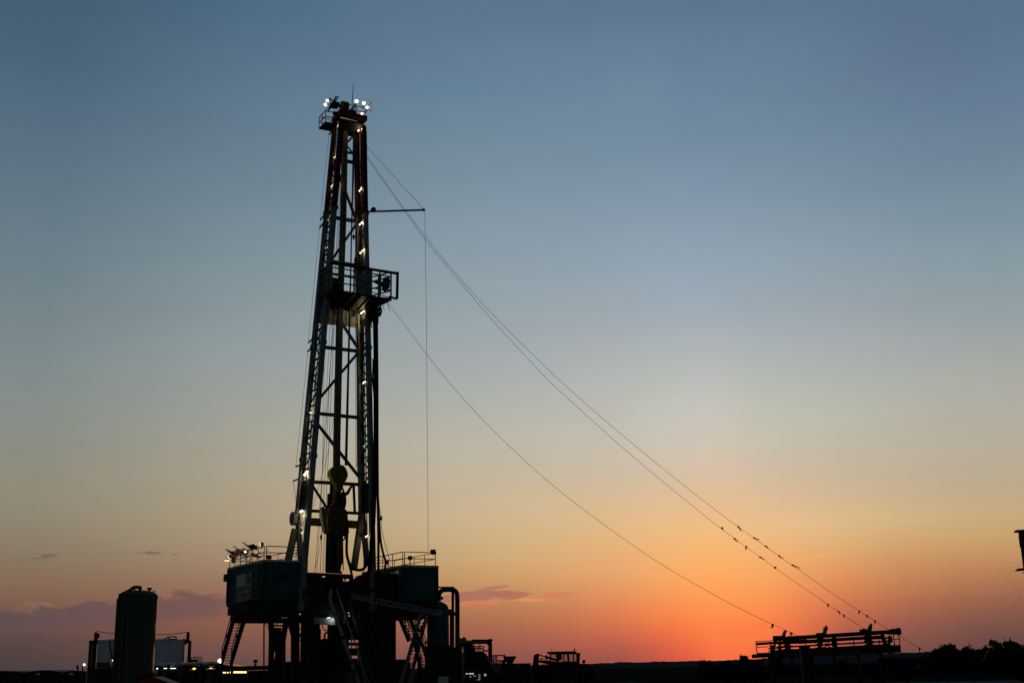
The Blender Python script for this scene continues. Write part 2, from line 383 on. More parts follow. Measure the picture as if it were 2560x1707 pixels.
bankcol = mix(rng(AZ, -24, -13), s2l((94, 77, 80)), s2l((122, 87, 84)))
sky_col = mix(mth('MULTIPLY', bank, .93), sky_col, bankcol)
sky_col = mix(mth('MULTIPLY', mth('MULTIPLY', edge, .55), mth('MULTIPLY', rng(AZ, -11.5, -14.0), rng(AZ, -80, -40))), sky_col, s2l((168, 112, 88)))
# broken streaks right of the rig, and small wisps
def patch(cx, cy, hw, hh, ns, lo, hi, seed, tilt=0.0):
    az0, el0 = azel(cx, cy); a = hw / 52.4; b = hh / 52.4
    dx = mth('MULTIPLY', mth('SUBTRACT', AZ, az0), 1 / a); dy0 = mth('SUBTRACT', EL, el0)
    dy = mth('MULTIPLY', mth('SUBTRACT', dy0, mth('MULTIPLY', mth('SUBTRACT', AZ, az0), tilt)), 1 / b)
    r2 = mth('ADD', mth('MULTIPLY', dx, dx), mth('MULTIPLY', dy, dy))
    body = mth('SUBTRACT', 1.0, r2)
    nn = noise(ns * 1.25, ns * 3.6, seed, 8, .62)
    return rng(mth('ADD', mth('MULTIPLY', body, .36), nn), lo, hi, 0, 1, 'SMOOTHSTEP')
for (cx, cy, hw, hh, ns, lo, hi, seed, tilt, c, k) in [
        (1180, 1490, 105, 13, 1.0, .53, .66, 2.2, .05, (172, 112, 96), .85), (1222, 1472, 52, 6, 1.3, .54, .70, 6.4, .15, (176, 118, 98), .8),
        (1275, 1486, 62, 12, 1.3, .54, .68, 9.3, -.02, (178, 112, 92), .85), (1388, 1490, 48, 10, 1.4, .52, .68, 4.9, .1, (214, 126, 92), .8),
        (1190, 1507, 80, 8, 1.4, .58, .75, 12.9, .0, (222, 132, 94), .6), (1330, 1499, 70, 6, 1.6, .58, .78, 22.9, .0, (236, 150, 100), .6),
        (1185, 1513, 55, 9, 1.6, .58, .76, 14.2, -.02, (204, 118, 92), .6),
        (115, 1391, 55, 8, 1.5, .72, .95, 3.7, .12, (112, 94, 86), .7), (375, 1381, 45, 6, 1.4, .66, .9, 7.9, .0, (118, 97, 88), .8),
        (440, 1385, 26, 4, 1.8, .76, .95, 1.9, .0, (118, 97, 88), .6), (1148, 1426, 16, 4, 2.0, .7, .95, 11.9, .0, (164, 130, 100), .5), (1195, 1434, 20, 4, 2.0, .72, .95, 15.3, .0, (166, 128, 98), .5),
        (2052, 1389, 18, 3, 1.5, .5, .95, 2.5, .05, (248, 186, 130), .6), (2500, 1527, 60, 4, .8, .6, .95, 5.1, .02, (120, 88, 80), .5),
        (1465, 1487, 20, 3, 2, .6, .95, 8.1, .0, (232, 152, 106), .5), (1470, 1613, 90, 6, .8, .62, .95, 4.2, .03, (196, 92, 78), .55)]:
    sky_col = mix(mth('MULTIPLY', patch(cx, cy, hw, hh, ns, lo, hi, seed, tilt), k), sky_col, s2l(c))
# a faint unevenness of high haze
hz = noise(.07, .22, 21.0, 5, .6)
hsv = N.new('ShaderNodeHueSaturation'); L.new(sky_col, hsv.inputs['Color']); L.new(rng(hz, .3, .7, .98, 1.02), hsv.inputs['Value']); sky_col = hsv.outputs[0]
# the rest of the dome, away from the afterglow: physical sky with the sun at the horizon, very dim
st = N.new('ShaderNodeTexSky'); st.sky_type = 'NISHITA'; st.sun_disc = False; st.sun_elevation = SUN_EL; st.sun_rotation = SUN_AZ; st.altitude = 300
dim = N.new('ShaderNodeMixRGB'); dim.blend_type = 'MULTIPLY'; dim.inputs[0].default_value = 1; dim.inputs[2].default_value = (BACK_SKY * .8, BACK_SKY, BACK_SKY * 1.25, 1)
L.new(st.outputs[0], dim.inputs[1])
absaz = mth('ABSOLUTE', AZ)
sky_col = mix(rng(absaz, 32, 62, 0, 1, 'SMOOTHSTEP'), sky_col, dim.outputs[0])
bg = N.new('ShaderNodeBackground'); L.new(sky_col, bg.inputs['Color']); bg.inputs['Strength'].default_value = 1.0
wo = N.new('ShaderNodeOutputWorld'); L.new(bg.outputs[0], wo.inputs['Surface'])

sl = D.lights.new('sun', 'SUN'); sl.energy = .35; sl.color = (1, .34, .13); sl.angle = math.radians(.5)
so = D.objects.new('sun', sl); COL.objects.link(so)
sd = V((math.sin(SUN_AZ) * math.cos(SUN_EL), math.cos(SUN_AZ) * math.cos(SUN_EL), math.sin(SUN_EL)))
so.rotation_euler = (-sd).to_track_quat('-Z', 'Y').to_euler(); so.location = (0, 0, 60)

vs = scene.view_settings; vs.view_transform = 'Standard'; vs.look = 'None'; vs.exposure = 0; vs.gamma = 1; vs.use_curve_mapping = False
scene.render.engine = 'CYCLES'; scene.cycles.max_bounces = 5; scene.cycles.use_denoising = True
scene.cycles.sample_clamp_indirect = 3

# ------------------------------------------------------------------ ground, pad, hills
g = MB(); R_ = 9000; n = 48
rings = [0, 30, 60, 90, 140, 250, 500, 1200, 3000, R_]
vs_ = [V((0, 0, 0))]
for r in rings[1:]:
    for j in range(n):
        a = 2 * math.pi * j / n; vs_.append(V((r * math.cos(a), r * math.sin(a), 0)))
fs_ = [(0, 1 + j, 1 + (j + 1) % n) for j in range(n)]
for i in range(len(rings) - 2):
    for j in range(n):
        fs_.append((1 + i * n + j, 1 + (i + 1) * n + j, 1 + (i + 1) * n + (j + 1) % n, 1 + i * n + (j + 1) % n))
g.add(vs_, fs_); tag(g.build('ground', 'scrub_soil', smooth=False), kind='structure')
g = MB(); pts = []
random.seed(3)
edge_y = lambda x: 84 + 1.2 * math.sin(x * .09) + .8 * math.sin(x * .31 + 1) + (30 if x < 14 else 0)
xs = [-90 + i * 4 for i in range(46)]
top_e = [V((x, edge_y(x), .004)) for x in xs]
pad = [V((-90, -25, .004)), V((90, -25, .004))] + top_e[::-1]
g.add(pad, [tuple(range(len(pad)))]); tag(g.build('caliche_pad', 'caliche', smooth=False), kind='structure')

# low spoil bank along the far edge of the pad
g = MB(); rows = 5; k = 70
vs_ = []
for i in range(k + 1):
    x = 17 + i * 1.15; h = .35 + .22 * math.sin(x * .5) * math.sin(x * .17 + 1) + .1 * random.random()
    for j, (dy, hh) in enumerate(((0, -.02), (.8, .55), (1.8, 1), (2.9, .6), (4.2, -.02))):
        vs_.append(V((x, edge_y(x) + 1.0 + dy + .2 * random.random(), max(-.02, h * hh + (random.random() - .5) * .1 * (0 < j < 4)))))
fs_ = [(i * rows + j, i * rows + j + 1, (i + 1) * rows + j + 1, (i + 1) * rows + j) for i in range(k) for j in range(rows - 1)]
g.add(vs_, fs_); tag(g.build('dirt_bank', 'berm_soil'), kind='structure')

# hills: real terrain, 0.5 to 1.6 km off
ridge_px = [(-400, 1708), (0, 1698), (500, 1686), (900, 1675), (1300, 1662.5), (1420, 1660), (1480, 1658.5), (1550, 1656), (1650, 1653.5), (1750, 1652), (1860, 1648.5), (1980, 1642), (2060, 1638), (2150, 1634.5), (2250, 1632), (2330, 1629.5), (2400, 1626), (2450, 1622.5), (2500, 1621), (2560, 1619), (2750, 1612), (3000, 1612)]
g = MB(); vs_ = []; random.seed(11); cnt = 0
fine = []
for (x0, y0), (x1, y1) in zip(ridge_px, ridge_px[1:]):
    m_ = max(2, int((x1 - x0) / 7))
    for i in range(m_): fine.append((lerp(x0, x1, i / m_), lerp(y0, y1, i / m_)))
def vn(x, s):
    return sum(math.sin(x * s * f + p) / f for f, p in ((1, .3), (2.1, 1.7), (4.3, 4.1), (9.1, 2.2)))
prof = ((350, 0.0), (520, .10), (760, .30), (1000, .42), (1200, .72), (1400, 1.0), (1650, .5), (2000, 0))
for x, y in fine:
    p = PY(x, y, 1400); h = max(p.z, .6)
    for Yd, t in prof:
        q = V((p.x * Yd / 1400, Yd + 18 * vn(x, .013 + Yd * 1e-5), h * t + (vn(x * 1.3 + Yd, .05) * .22 + random.random() * .75 * (1 if t >= 1 else .5)) * (t > 0) * (Yd / 1400)))
        if t == 0: q.z = -.3
        vs_.append(q)
k = len(prof)
fs_ = [(i * k + j, (i + 1) * k + j, (i + 1) * k + j + 1, i * k + j + 1) for i in range(len(fine) - 1) for j in range(k - 1)]
g.add(vs_, fs_); tag(g.build('hills', 'hill_haze_soil'), kind='structure')

# ================================================================== DRILLING MAST
def dep(y): return lerp(1.0, 1.5, (y - 330) / 770)
def FLx(y): return 852 - (y - 330) * .0844
def FRx(y): return 909 + (y - 330) * .0214
def BLx(y): return 836 - (y - 330) * .0958
def BRx(y): return 892 + (y - 330) * .0117
class Line:
    def __init__(s, p, q): s.p, s.q = V(p), V(q)
    def z(s, z): return s.p.lerp(s.q, (z - s.p.z) / (s.q.z - s.p.z))
y0, y1 = 318, 1440
LFL = Line(PF(FLx(y0), y0, 0), PF(FLx(y1), y1, 0)); LFR = Line(PF(FRx(y0), y0, 0), PF(FRx(y1), y1, 0))
LBL = Line(PF(BLx(y0), y0, dep(y0)), PF(BLx(1290), 1290, dep(1290))); LBR = Line(PF(BRx(y0), y0, dep(y0)), PF(BRx(1290), 1290, dep(1290)))
ZT = LFL.p.z + .4; ZF = 6.6
mast = thing('drilling_mast', 'tall tapering drilling rig mast, grey legs below and dark red top section', 'drilling mast', RP(0, .5, ZF))
ZB_ = LBL.q.z
for ln, zb in ((LFL, 5.2), (LFR, 5.2), (LBL, ZB_), (LBR, ZB_)):
    m = MB(); ztop = ZT
    m.beam(ln.z(zb), ln.z(ztop), .30, .30, up=B)
    for zz in (31.3, 22.0, 14.6):            # bolted joint collars
        if zz > zb: m.beam(ln.z(zz - .12), ln.z(zz + .12), .38, .38, up=B)
    m.build('leg', 'mast_leg_paint', mast)
# girts and diagonals across the back
for (p, q, w) in [((846, 400), (893, 408), .19), ((848, 378), (889, 384.6), .13), ((866, 328), (893, 332), .1), ((830, 543), (892, 554), .2), ((824, 652), (895, 664), .16),
                  ((805, 867), (897, 878), .19), ((792, 1033), (900, 1044), .19), ((778, 1204), (901, 1211), .19), ((770, 1276), (905, 1283), .17)]:
    MB().beam(PF(*p, dep(p[1])), PF(*q, dep(q[1])), w, w * 1.05).build('girt', 'mast_brace_paint', mast)
MB().beam(PF(765, 1303, 1.3), PF(892, 1311, 1.3), .3, .46).build('girt', 'mast_brace_paint', mast)
for (p, q, w) in [((893, 332), (853, 371), .13), ((860, 356), (883, 384), .08), ((845, 430), (890, 549), .15), ((907, 537), (826, 655), .15),
                  ((814, 745), (893, 867), .16), ((894, 883), (796, 999), .16), ((791, 1056), (897, 1191), .16), ((779, 1210), (817, 1269), .13), ((880, 1213), (855, 1250), .13), ((817, 1269), (855, 1250), .1)]:
    MB().beam(PF(*p, dep(p[1])), PF(*q, dep(q[1])), w).build('brace', 'mast_brace_paint', mast)
# side lattices between front and back legs, with a ladder on the left
def lattice(l1, l2, zs, phase):
    m = MB()
    for i, (za, zb) in enumerate(zip(zs, zs[1:])):
        p, q, r, s = l1.z(za), l2.z(za), l1.z(zb), l2.z(zb)
        m.beam(p, q, .085)
        if (i + phase) % 2: m.beam(p, s, .075)
        else: m.beam(q, r, .075)
        if i % 3 == 1: m.beam(p.lerp(q, .5), r.lerp(s, .5), .05)
    return m
zs = [ZB_ + .8 + i * 1.02 for i in range(int((ZT - ZB_ - 1.2) / 1.02))]
lattice(LFL, LBL, zs, 0).build('lattice', 'mast_brace_paint', mast)
lattice(LFR, LBR, zs, 1).build('lattice', 'mast_brace_paint', mast)
m = MB()
for t in (.42, .72):
    m.beam(LFL.z(9).lerp(LBL.z(9), t) , LFL.z(ZT).lerp(LBL.z(ZT), t), .05)
zz = 9.0
while zz < ZT:
    m.beam(LFL.z(zz).lerp(LBL.z(zz), .42), LFL.z(zz).lerp(LBL.z(zz), .72), .035); zz += .31
m.build('ladder', 'galvanised', mast)
m = MB()
for off in (.12, .3):
    m.tube([LFR.z(z_).lerp(LBR.z(z_), .35 + off) for z_ in (8, 20, 30, ZT)], .035, 6)
m.tube([LBR.z(z_) + A * .22 - B * .1 for z_ in (10, 20, 30, 36)], .03, 6)
m.build('conduit', 'cable', mast)
# closed wind panels at the foot of the mast
zt_, zb_ = LBR.z(13.2).z, 11.3
m = MB()
for l1, l2 in ((LFR, LBR), (LFL, LBL)):
    m = MB(); p, q, r, s = l1.z(zb_), l2.z(zb_), l2.z(zt_), l1.z(zt_)
    n_ = (q - p).cross(UP).normalized() * .03
    m.hexa([p - n_, q - n_, q + n_, p + n_, s - n_, r - n_, r + n_, s + n_]); m.build('wind_panel', 'dark_steel', mast)
# back feet of the mast: splayed A-frames
for (p, q, w) in [((905, 1282), (884, 1425), .34), ((906, 1285), (918, 1412), .3), ((738, 1322), (718, 1412), .36), ((745, 1290), (752, 1400), .3)]:
    dd = 1.35 if p[0] > 800 else 2.0
    MB().beam(PF(*p, dd), PF(*q, dd), w).build('foot_strut', 'guide_grey', mast)
# lifting sheave on the left back leg
m = MB(); c = PF(734, 1296, 1.9)
m.lathe(c - A * .12, [(.2, 0), (.42, .0), (.44, .05), (.38, .12), (.44, .19), (.42, .24), (.2, .24)], 24, A)
m.build('raising_sheave', 'grey_steel', mast)
# crown: red beams, sheave, service deck and railing
zc = PF(855, 285, 0).z
m = MB()
m.beam(PF(845, 282, 0), PF(915, 299, 0), .42, .34)
m.beam(PF(832, 300, 1.1), PF(897, 313, 1.1), .35, .34)
m.beam(PF(850, 284, 0), PF(834, 300, 1.1), .3, .3); m.beam(PF(912, 297, 0), PF(896, 312, 1.1), .3, .3)
m.build('crown_beam', 'red_paint', mast)
m = MB()
pa, pb, pc, pd = PF(848, 300, -.05), PF(915, 313, -.05), PF(893, 333, .55), PF(868, 329, .55)
m.hexa([pd - B * .05, pc - B * .05, pc + B * .7, pd + B * .7, pa, pb, pb + B * 1.1, pa + B * 1.1])
m.build('crown_block', 'dark_steel', mast)
m = MB(); c = PF(860, 267, .3)
m.lathe(c - A * .2, [(.1, 0), (.36, 0), (.36, .45), (.1, .45)], 20, A)
m.build('sheave_drum', 'yellow_paint', mast)
m = MB()
m.hexa([PF(866, 286, .3), PF(895, 290, .3), PF(895, 290, .3) + B * .6, PF(866, 286, .3) + B * .6, PF(874, 273.5, .3), PF(888, 276, .3), PF(888, 276, .3) + B * .5, PF(874, 273.5, .3) + B * .5])
m.build('sheave_guard', 'dark_steel', mast)
m = MB()
pl = [PF(813.5, 304, .2), PF(842, 309.5, .2)]
d0 = pl[0]; d1 = pl[1]
m.hexa([d0 - UP * .12, d1 - UP * .12, d1 - UP * .12 + B * 1.1, d0 - UP * .12 + B * 1.1, d0, d1, d1 + B * 1.1, d0 + B * 1.1])
m.build('service_deck', 'dark_steel', mast)
m = MB()
rail(m, [d1, d0, d0 + B * 1.1, d1 + B * 1.1], .78, .022, (.5,), .7)
m.build('crown_railing', 'red_paint', mast); m = MB()
p, q = PF(868, 285, .9), PF(913.5, 293, .9)
rail(m, [p, q, q - B * .9], .72, .022, (.5,), .7)
m.build('crown_railing', 'red_paint', mast)
m = MB()
for (p, q, w) in [((829, 262), (841, 241), .09), ((838, 254), (846, 242), .08), ((829, 262), (820, 280), .09), ((832, 252), (823, 246), .06), ((833, 256), (822, 268), .06), ((814, 276), (833, 262), .06), ((828, 253), (826, 262), .05)]:
    m.beam(PF(*p, .3), PF(*q, .3), w)
m.build('gin_pole', 'dark_steel', mast)
m = MB(); a_ = PF(832, 264, .3); b_ = PF(849, 266.5, .3)
m.hexa([a_, b_, b_ + B * .5, a_ + B * .5, a_ + UP * .32, b_ + UP * .32, b_ + B * .5 + UP * .32, a_ + B * .5 + UP * .32])
m.beam(PF(833, 283, .2), PF(868, 288, .2), .2)
m.build('winch_box', 'dark_steel', mast)
MB().tube([PF(880.5, 260, .9), PF(882, 236, .9), PF(883.5, 211, .9)], [.035, .025, .015], 6).build('antenna', 'cable', mast)
MB().beam(PF(880, 273, .9), PF(888, 261, .9), .16).beam(PF(880.5, 262, .9), PF(888, 274, .9), .05).build('antenna_base', 'galvanised', mast)
# stub arms for the climbing line
for (p, q) in [((833, 322), (823, 337)), ((811, 538), (801, 550)), ((809, 557), (799, 570)), ((781, 847), (770.6, 857)), ((779, 869), (768.6, 879)), ((752, 1162), (739, 1166)), ((746, 1197), (733, 1202))]:
    dd = dep(p[1]) ; MB().beam(PF(*p, dd), PF(*q, dd), .1).build('stub_arm', 'dark_steel', mast)
# boom reaching out over the right side, with its stay
bp, bq = PF(897, 530, .4), None
Yb = bp.y
m = MB(); m.tube([PY(897, 530, Yb), PY(1062, 525, Yb)], .07, 8); m.build('boom', 'dark_steel', mast)
m = MB(); m.lathe(PY(933.5, 524, Yb) - B * .1, [(.05, 0), (.16, .02), (.16, .2), (.05, .22)], 16, B); m.build('boom_pulley', 'dark_steel', mast); m = MB(); m.beam(PY(1056, 523.5, Yb), PY(1062, 526, Yb), .14); m.build('boom_tip', 'dark_steel', mast)
MB().tube([PY(1058, 522, Yb), PF(914, 363, .0)], .014, 5).build('boom_stay', 'cable', mast)
# monkeyboard
u1, zb = uz(827, 723, -1.0); u2, _ = uz(979, 745, -1.0)
dfar = dz(796, 756, u1)[0]
m = MB(); m.hexa([RP(u1, -1, zb - .14), RP(u2, -1, zb - .14), RP(u2 - .9, dfar, zb - .62), RP(u1, dfar, zb - .62), RP(u1, -1, zb), RP(u2, -1, zb), RP(u2 - .9, dfar, zb), RP(u1, dfar, zb)])
for k in range(6):
    u_ = lerp(u1 + .3, u2 - 1.0, k / 5); m.beam(RP(u_, -.9, zb - .2), RP(u_, dfar - .1, zb - .66), .1, .12)
m.build('monkeyboard', 'dark_steel', mast)
m = MB(); hr = 1.82
c1, c2, c3, c4 = RP(u1 + .05, -1, zb), RP(u2 - .05, -1, zb), RP(u2 - .9, dfar, zb), RP(u1 + .05, dfar, zb)
for p in (c1, RP(lerp(u1, u2, .375), -1, zb), RP(lerp(u1, u2, .635), -1, zb), RP(lerp(u1, u2, .66), -1, zb), RP(lerp(u1, u2, .8), -1, zb), c2, c4, c3, c2.lerp(c3, .5)):
    m.beam(p, p + UP * hr, .085)
for hh in (.28, .55, .82, 1.0):
    m.beam(c1 + UP * hr * hh, c2 + UP * hr * hh, .07); m.beam(c4 + UP * hr * hh, c1 + UP * hr * hh, .07); m.beam(c2 + UP * hr * hh, c3 + UP * hr * hh, .07)
m.beam(c4 + UP * hr, c3 + UP * hr, .07)
m.beam(c2, c3 + UP * hr * .55, .06); m.beam(c2 + UP * hr * .3, c3 + UP * hr, .06)
m.build('board_railing', 'grey_steel', mast)
m = MB(); p, q = PF(825, 657, -1.08), PF(995, 684, -1.08)
m.beam(p, q, .15); q2 = PF(992.5, 747, -1.08); m.beam(PF(994, 680, -1.08), q2, .14); m.beam(PF(972, 742, -1.08), q2, .12)
m.build('stand_bar', 'dark_steel', mast)
m = MB(); p, q = RP(uz(891, 700, -.9)[0], -.9, zb + .05), RP(uz(913, 700, -.9)[0], -.9, zb + .05)
m.hexa([p, q, q + B * .04, p + B * .04, p + UP * 1.3, q + UP * 1.3, q + B * .04 + UP * 1.3, p + B * .04 + UP * 1.3])
m.build('splash_panel', 'grey_steel', mast)
ue = uz(885, 700, -1.0)[0]
m = MB(); m.hexa([RP(u1 + .1, dfar - .06, zb), RP(ue, dfar - .06, zb), RP(ue, dfar - .02, zb), RP(u1 + .1, dfar - .02, zb), RP(u1 + .1, dfar - .06, zb + 1.55), RP(ue, dfar - .06, zb + 1.5), RP(ue, dfar - .02, zb + 1.5), RP(u1 + .1, dfar - .02, zb + 1.55)]); m.build('back_panel', 'dark_steel', mast)
m = MB()
for k in range(7): u_ = lerp(u1 + .35, ue, k / 6); m.beam(RP(u_, -.85, zb + .06), RP(u_, dfar - .2, zb + .06), .12, .1)
m.build('racking_finger', 'dark_steel', mast)
m = MB()                                        # yellow-grey tarp wall behind and under the board
for (xa, ya, xb, yb, yb2, ya2, d_) in [(790, 752, 893, 768, 819, 808, 1.25)]:
    a_, b_, c_, e_ = PF(xa + 3, ya2, d_), PF(xb, yb2, d_), PF(xb, yb, d_), PF(xa + 9, ya, d_)
    n_ = 22; top = []; bot = []
    for i in range(n_ + 1):
        t = i / n_; w_ = B * (.05 * math.sin(t * 40)); top.append(e_.lerp(c_, t) + w_); bot.append(a_.lerp(b_, t) + w_)
    vs_ = top + bot + [x + B * .03 for x in top] + [x + B * .03 for x in bot]
    k_ = n_ + 1
    fs_ = []
    for i in range(n_):
        fs_ += [(k_ + i, k_ + i + 1, i + 1, i), (2 * k_ + i, 2 * k_ + i + 1, 3 * k_ + i + 1, 3 * k_ + i), (i, i + 1, 2 * k_ + i + 1, 2 * k_ + i), (k_ + i + 1, k_ + i, 3 * k_ + i, 3 * k_ + i + 1)]
    m.add(vs_, fs_)
m.build('wind_wall', 'tarp', mast)
m = MB(); p, q = LFR.z(zb - .3), LBR.z(zb - .3); p2, q2 = LFR.z(zb - 1.6), LBR.z(zb - 1.6)
m.hexa([p2, q2, q2 + A * .04, p2 + A * .04, p, q, q + A * .04, p + A * .04]); m.build('side_wall', 'tarp', mast); m = MB()
p, q = LFL.z(zb + 2.0), LBL.z(zb + 2.0); p2, q2 = LFL.z(zb - .6), LBL.z(zb - .6)
m.hexa([p2, q2, q2 - A * .04, p2 - A * .04, p, q, q - A * .04, p - A * .04])
m.build('side_wall', 'tarp', mast)
m = MB()
for (x_, y_, r_) in [(966, 702, .26), (962, 722, .2), (957, 712, .18), (969, 716, .16)]:
    m.ball(PF(x_, y_, 0), r_, 10)
m.beam(PF(938, 703, 0), PF(963, 712, 0), .22, .2); m.beam(PF(951, 690, 0), PF(951, 735, 0), .1); m.beam(PF(946, 715, .2), PF(975, 708, -.2), .14)
m.build('racking_arm', 'dark_steel', mast)
m = MB(); c = PF(902, 655, .6)
ring = [c + (A * math.cos(t) * .34 + UP * math.sin(t) * .56) for t in [2 * math.pi * i / 18 for i in range(19)]]
m.tube(ring, .15, 7); m.beam(c - UP * .5, c + UP * .45, .28); m.beam(c - UP * .3 - A * .2, c + UP * .1 + A * .25, .12); m.beam(c - UP * .6, c - UP * 1.2, .2)
m.build('line_spooler', 'dark_steel', mast)
# guide rail for the top drive: the thick dark column
m = MB(); pts = [(862, 330), (861, 400), (858, 545), (849, 800), (842, 1100), (840, 1420)]
for (p, q) in zip(pts, pts[1:]): m.beam(PF(*p, .75), PF(*q, .75), .38 if p[1] > 700 else .34, .3, up=B)
for yy in (380, 480, 508, 545, 562, 610, 640): 
    x_ = lerp(862, 849, (yy - 330) / 470); m.beam(PF(x_ - 7, yy, .56), PF(x_ + 7, yy + 1, .56), .06, .06)
m.build('guide_rail', 'guide_grey', mast)

# -------------------------------------------------------------- lamps on the mast
def spill(p, w, parent, col=(1, .82, .42), r=.06):
    l = D.lights.new('lamp_light', 'POINT'); l.energy = w; l.color = col; l.shadow_soft_size = r
    o = D.objects.new('lamp_light', l); COL.objects.link(o); o.parent = parent; o.location = V(p) - V(parent['_at'])
def tube_light(px, py, px2, py2, d, label, glow='lamp_glow', r=.038):
    p, q = PF(px, py, d), PF(px2, py2, d)
    t = thing('tube_light', label, 'light', p, 'small lamps up the mast')
    m = MB(); n_ = (q - p); 
    for a_, b_ in ((0, .42), (.58, 1)):
        pts = [p + n_ * a_, p + n_ * lerp(a_, b_, .15), p + n_ * lerp(a_, b_, .85), p + n_ * b_]
        m.tube(pts, [r * .5, r, r, r * .5], 8)
    m.build('tube', glow, t)
    m = MB(); m.beam(p + B * .1, q + B * .1, .12, .06); m.build('fixture', 'galvanised', t)
    return t
R_L = [(902.5, 317.5, 894.5, 329, .3, 'top'), (905, 468, 897.5, 479, .4, 'upper'), (906.5, 554, 898, 563, .4, 'below boom'), (912, 776.5, 901, 784, .5, 'under board'), (913, 953, 907, 958.5, .5, 'mid'), (919, 1338, 914, 1342, .5, 'low')]
txt = ['twin tube lamp high inside the right mast legs just below the crown', 'twin tube lamp in the red right mast legs above the boom', 'twin tube lamp in the right mast legs just under the boom', 'bright twin tube lamp under the monkeyboard beside the tarp wall', 'twin tube lamp in the right mast legs halfway between monkeyboard and travelling block', 'twin tube lamp low on the right mast foot above the cabin roof']
for r_, l_ in zip(R_L, txt):
    t_ = tube_light(*r_[:5], l_); spill(PF((r_[0] + r_[2]) / 2, (r_[1] + r_[3]) / 2, r_[4]) - B * .25 - UP * .1, 30 if r_[5] == 'under board' else 8, t_)
def bulb(px, py, d, label, r=.075, glow='bulb_glow', group='small lamps up the mast'):
    p = PF(px, py, d); t = thing('bulkhead_lamp', label, 'light', p, group)
    MB().ball(p, r * .55, 8).build('bulb', glow, t)
    MB().box(p + B * .1, .14, .06, .14).build('fixture', 'galvanised', t)
    if r > .06: spill(p - B * .2, 35 * r, t)
for (x_, y_, d_, r_, l_) in [(845.3, 315, .5, .1, 'round lamp at the top of the left mast legs under the crown deck'), (836, 393.5, .6, .07, 'small round lamp high in the left mast legs, second below the crown deck'),
        (833.5, 459, .6, .07, 'small round lamp in the red left mast legs, upper one of a close pair'), (829.5, 465, .7, .07, 'small round lamp in the red left mast legs, lower one of a close pair'),
        (821, 549.5, .6, .055, 'tiny round lamp on the left mast legs level with the red to grey joint'), (819, 608, .6, .06, 'tiny round lamp on the left mast legs above the monkeyboard rail, topmost of three'),
        (819, 615, .6, .065, 'tiny round lamp on the left mast legs above the monkeyboard rail, middle of three'), (814.5, 620, .8, .06, 'tiny round lamp on the left mast legs above the monkeyboard rail, lowest of three'),
        (906.5, 627, .2, .1, 'upper round lamp on the line spooler over the monkeyboard'), (901.5, 632.5, .2, .1, 'lower round lamp on the line spooler over the monkeyboard'),
        (777, 1031, .7, .085, 'round lamp on the left mast legs at the girt above the travelling block'), (755, 1318, .7, .05, 'tiny lamp low on the left mast legs, upper of two'), (755, 1331, .7, .07, 'tiny lamp low on the left mast legs, lower of two'),
        (910.5, 1115, .5, .055, 'tiny round lamp on the right mast legs above the travelling block')]:
    bulb(x_, y_, d_, l_, r_)
def strip(px, py, px2, py2, d, w, label):
    p, q = PF(px, py, d), PF(px2, py2, d); t = thing('strip_light', label, 'light', p, 'small lamps up the mast')
    MB().beam(p, q, w).build('tube', 'small_glow', t); MB().beam(p + B * .12, q + B * .12, w * 1.2, .06).build('fixture', 'galvanised', t); spill(p.lerp(q, .5) - B * .2 - UP * .25, 12, t)
strip(760, 1188, 769, 1177, .6, .12, 'white strip lamp on the left mast legs at the top of the wind panel')
strip(749.5, 1279, 757, 1276, .7, .12, 'white strip lamp on the left mast legs beside the raising sheave')
# floodlights at the crown
def flood(p, aim, r, label, group, glow='flood_glow', name='floodlight', stand=None, lit=True):
    p = V(p); aim = V(aim).normalized(); t = thing(name, label, 'floodlight', p, group)
    m = MB(); m.lathe(p - aim * r * .95, [(r * .35, 0), (r * .6, r * .25), (r * 1.08, r * .85), (r * 1.1, r * .98), (r * 1.0, r * .98)], 18, aim); m.build('housing', 'dark_steel', t)
    m = MB(); m.lathe(p - aim * r * .05, [(r * .98, 0), (r * .85, r * .16), (r * .5, r * .28), (.01, r * .32)], 18, aim); m.build('lens', glow if lit else 'glass_dark', t)
    if lit and r > .1: spill(p + aim * r * .6, 9, t, (1, .9, .7), .1)
    if stand is not None:
        m = MB(); m.beam(p - aim * r * .5, V(stand), .05); m.build('bracket', 'dark_steel', t)
    return t
toC = (CAM - PF(880, 260, 0)).normalized()
for (x_, y_, d_, r_, aim, st_, l_) in [(891.5, 254, .9, .125, toC, (889, 270), 'big lit floodlight on the crown railing right beside the antenna'), (909.5, 258.5, .9, .12, toC + A * .2, (906, 272), 'big lit floodlight at the right end of the crown railing'),
        (917.5, 269, .3, .105, toC + A * .5 - UP * .5, (911, 278), 'lit floodlight tilted outward at the crown corner, lower right of the three big ones'), (905, 284.5, .5, .085, toC, (908, 290), 'small lit floodlight inside the crown railing above the red beam'),
        (818, 252, .4, .10, toC - A * .4 - UP * .3, (826, 250), 'lit floodlight on the left crown arm, upper of two'), (813.5, 262, .4, .11, toC - A * .6 - UP * .6, (823, 262), 'lit floodlight on the left crown arm, lower of two')]:
    flood(PF(x_, y_, d_), aim, r_, l_, 'floodlights at the crown', stand=PF(*st_, d_))

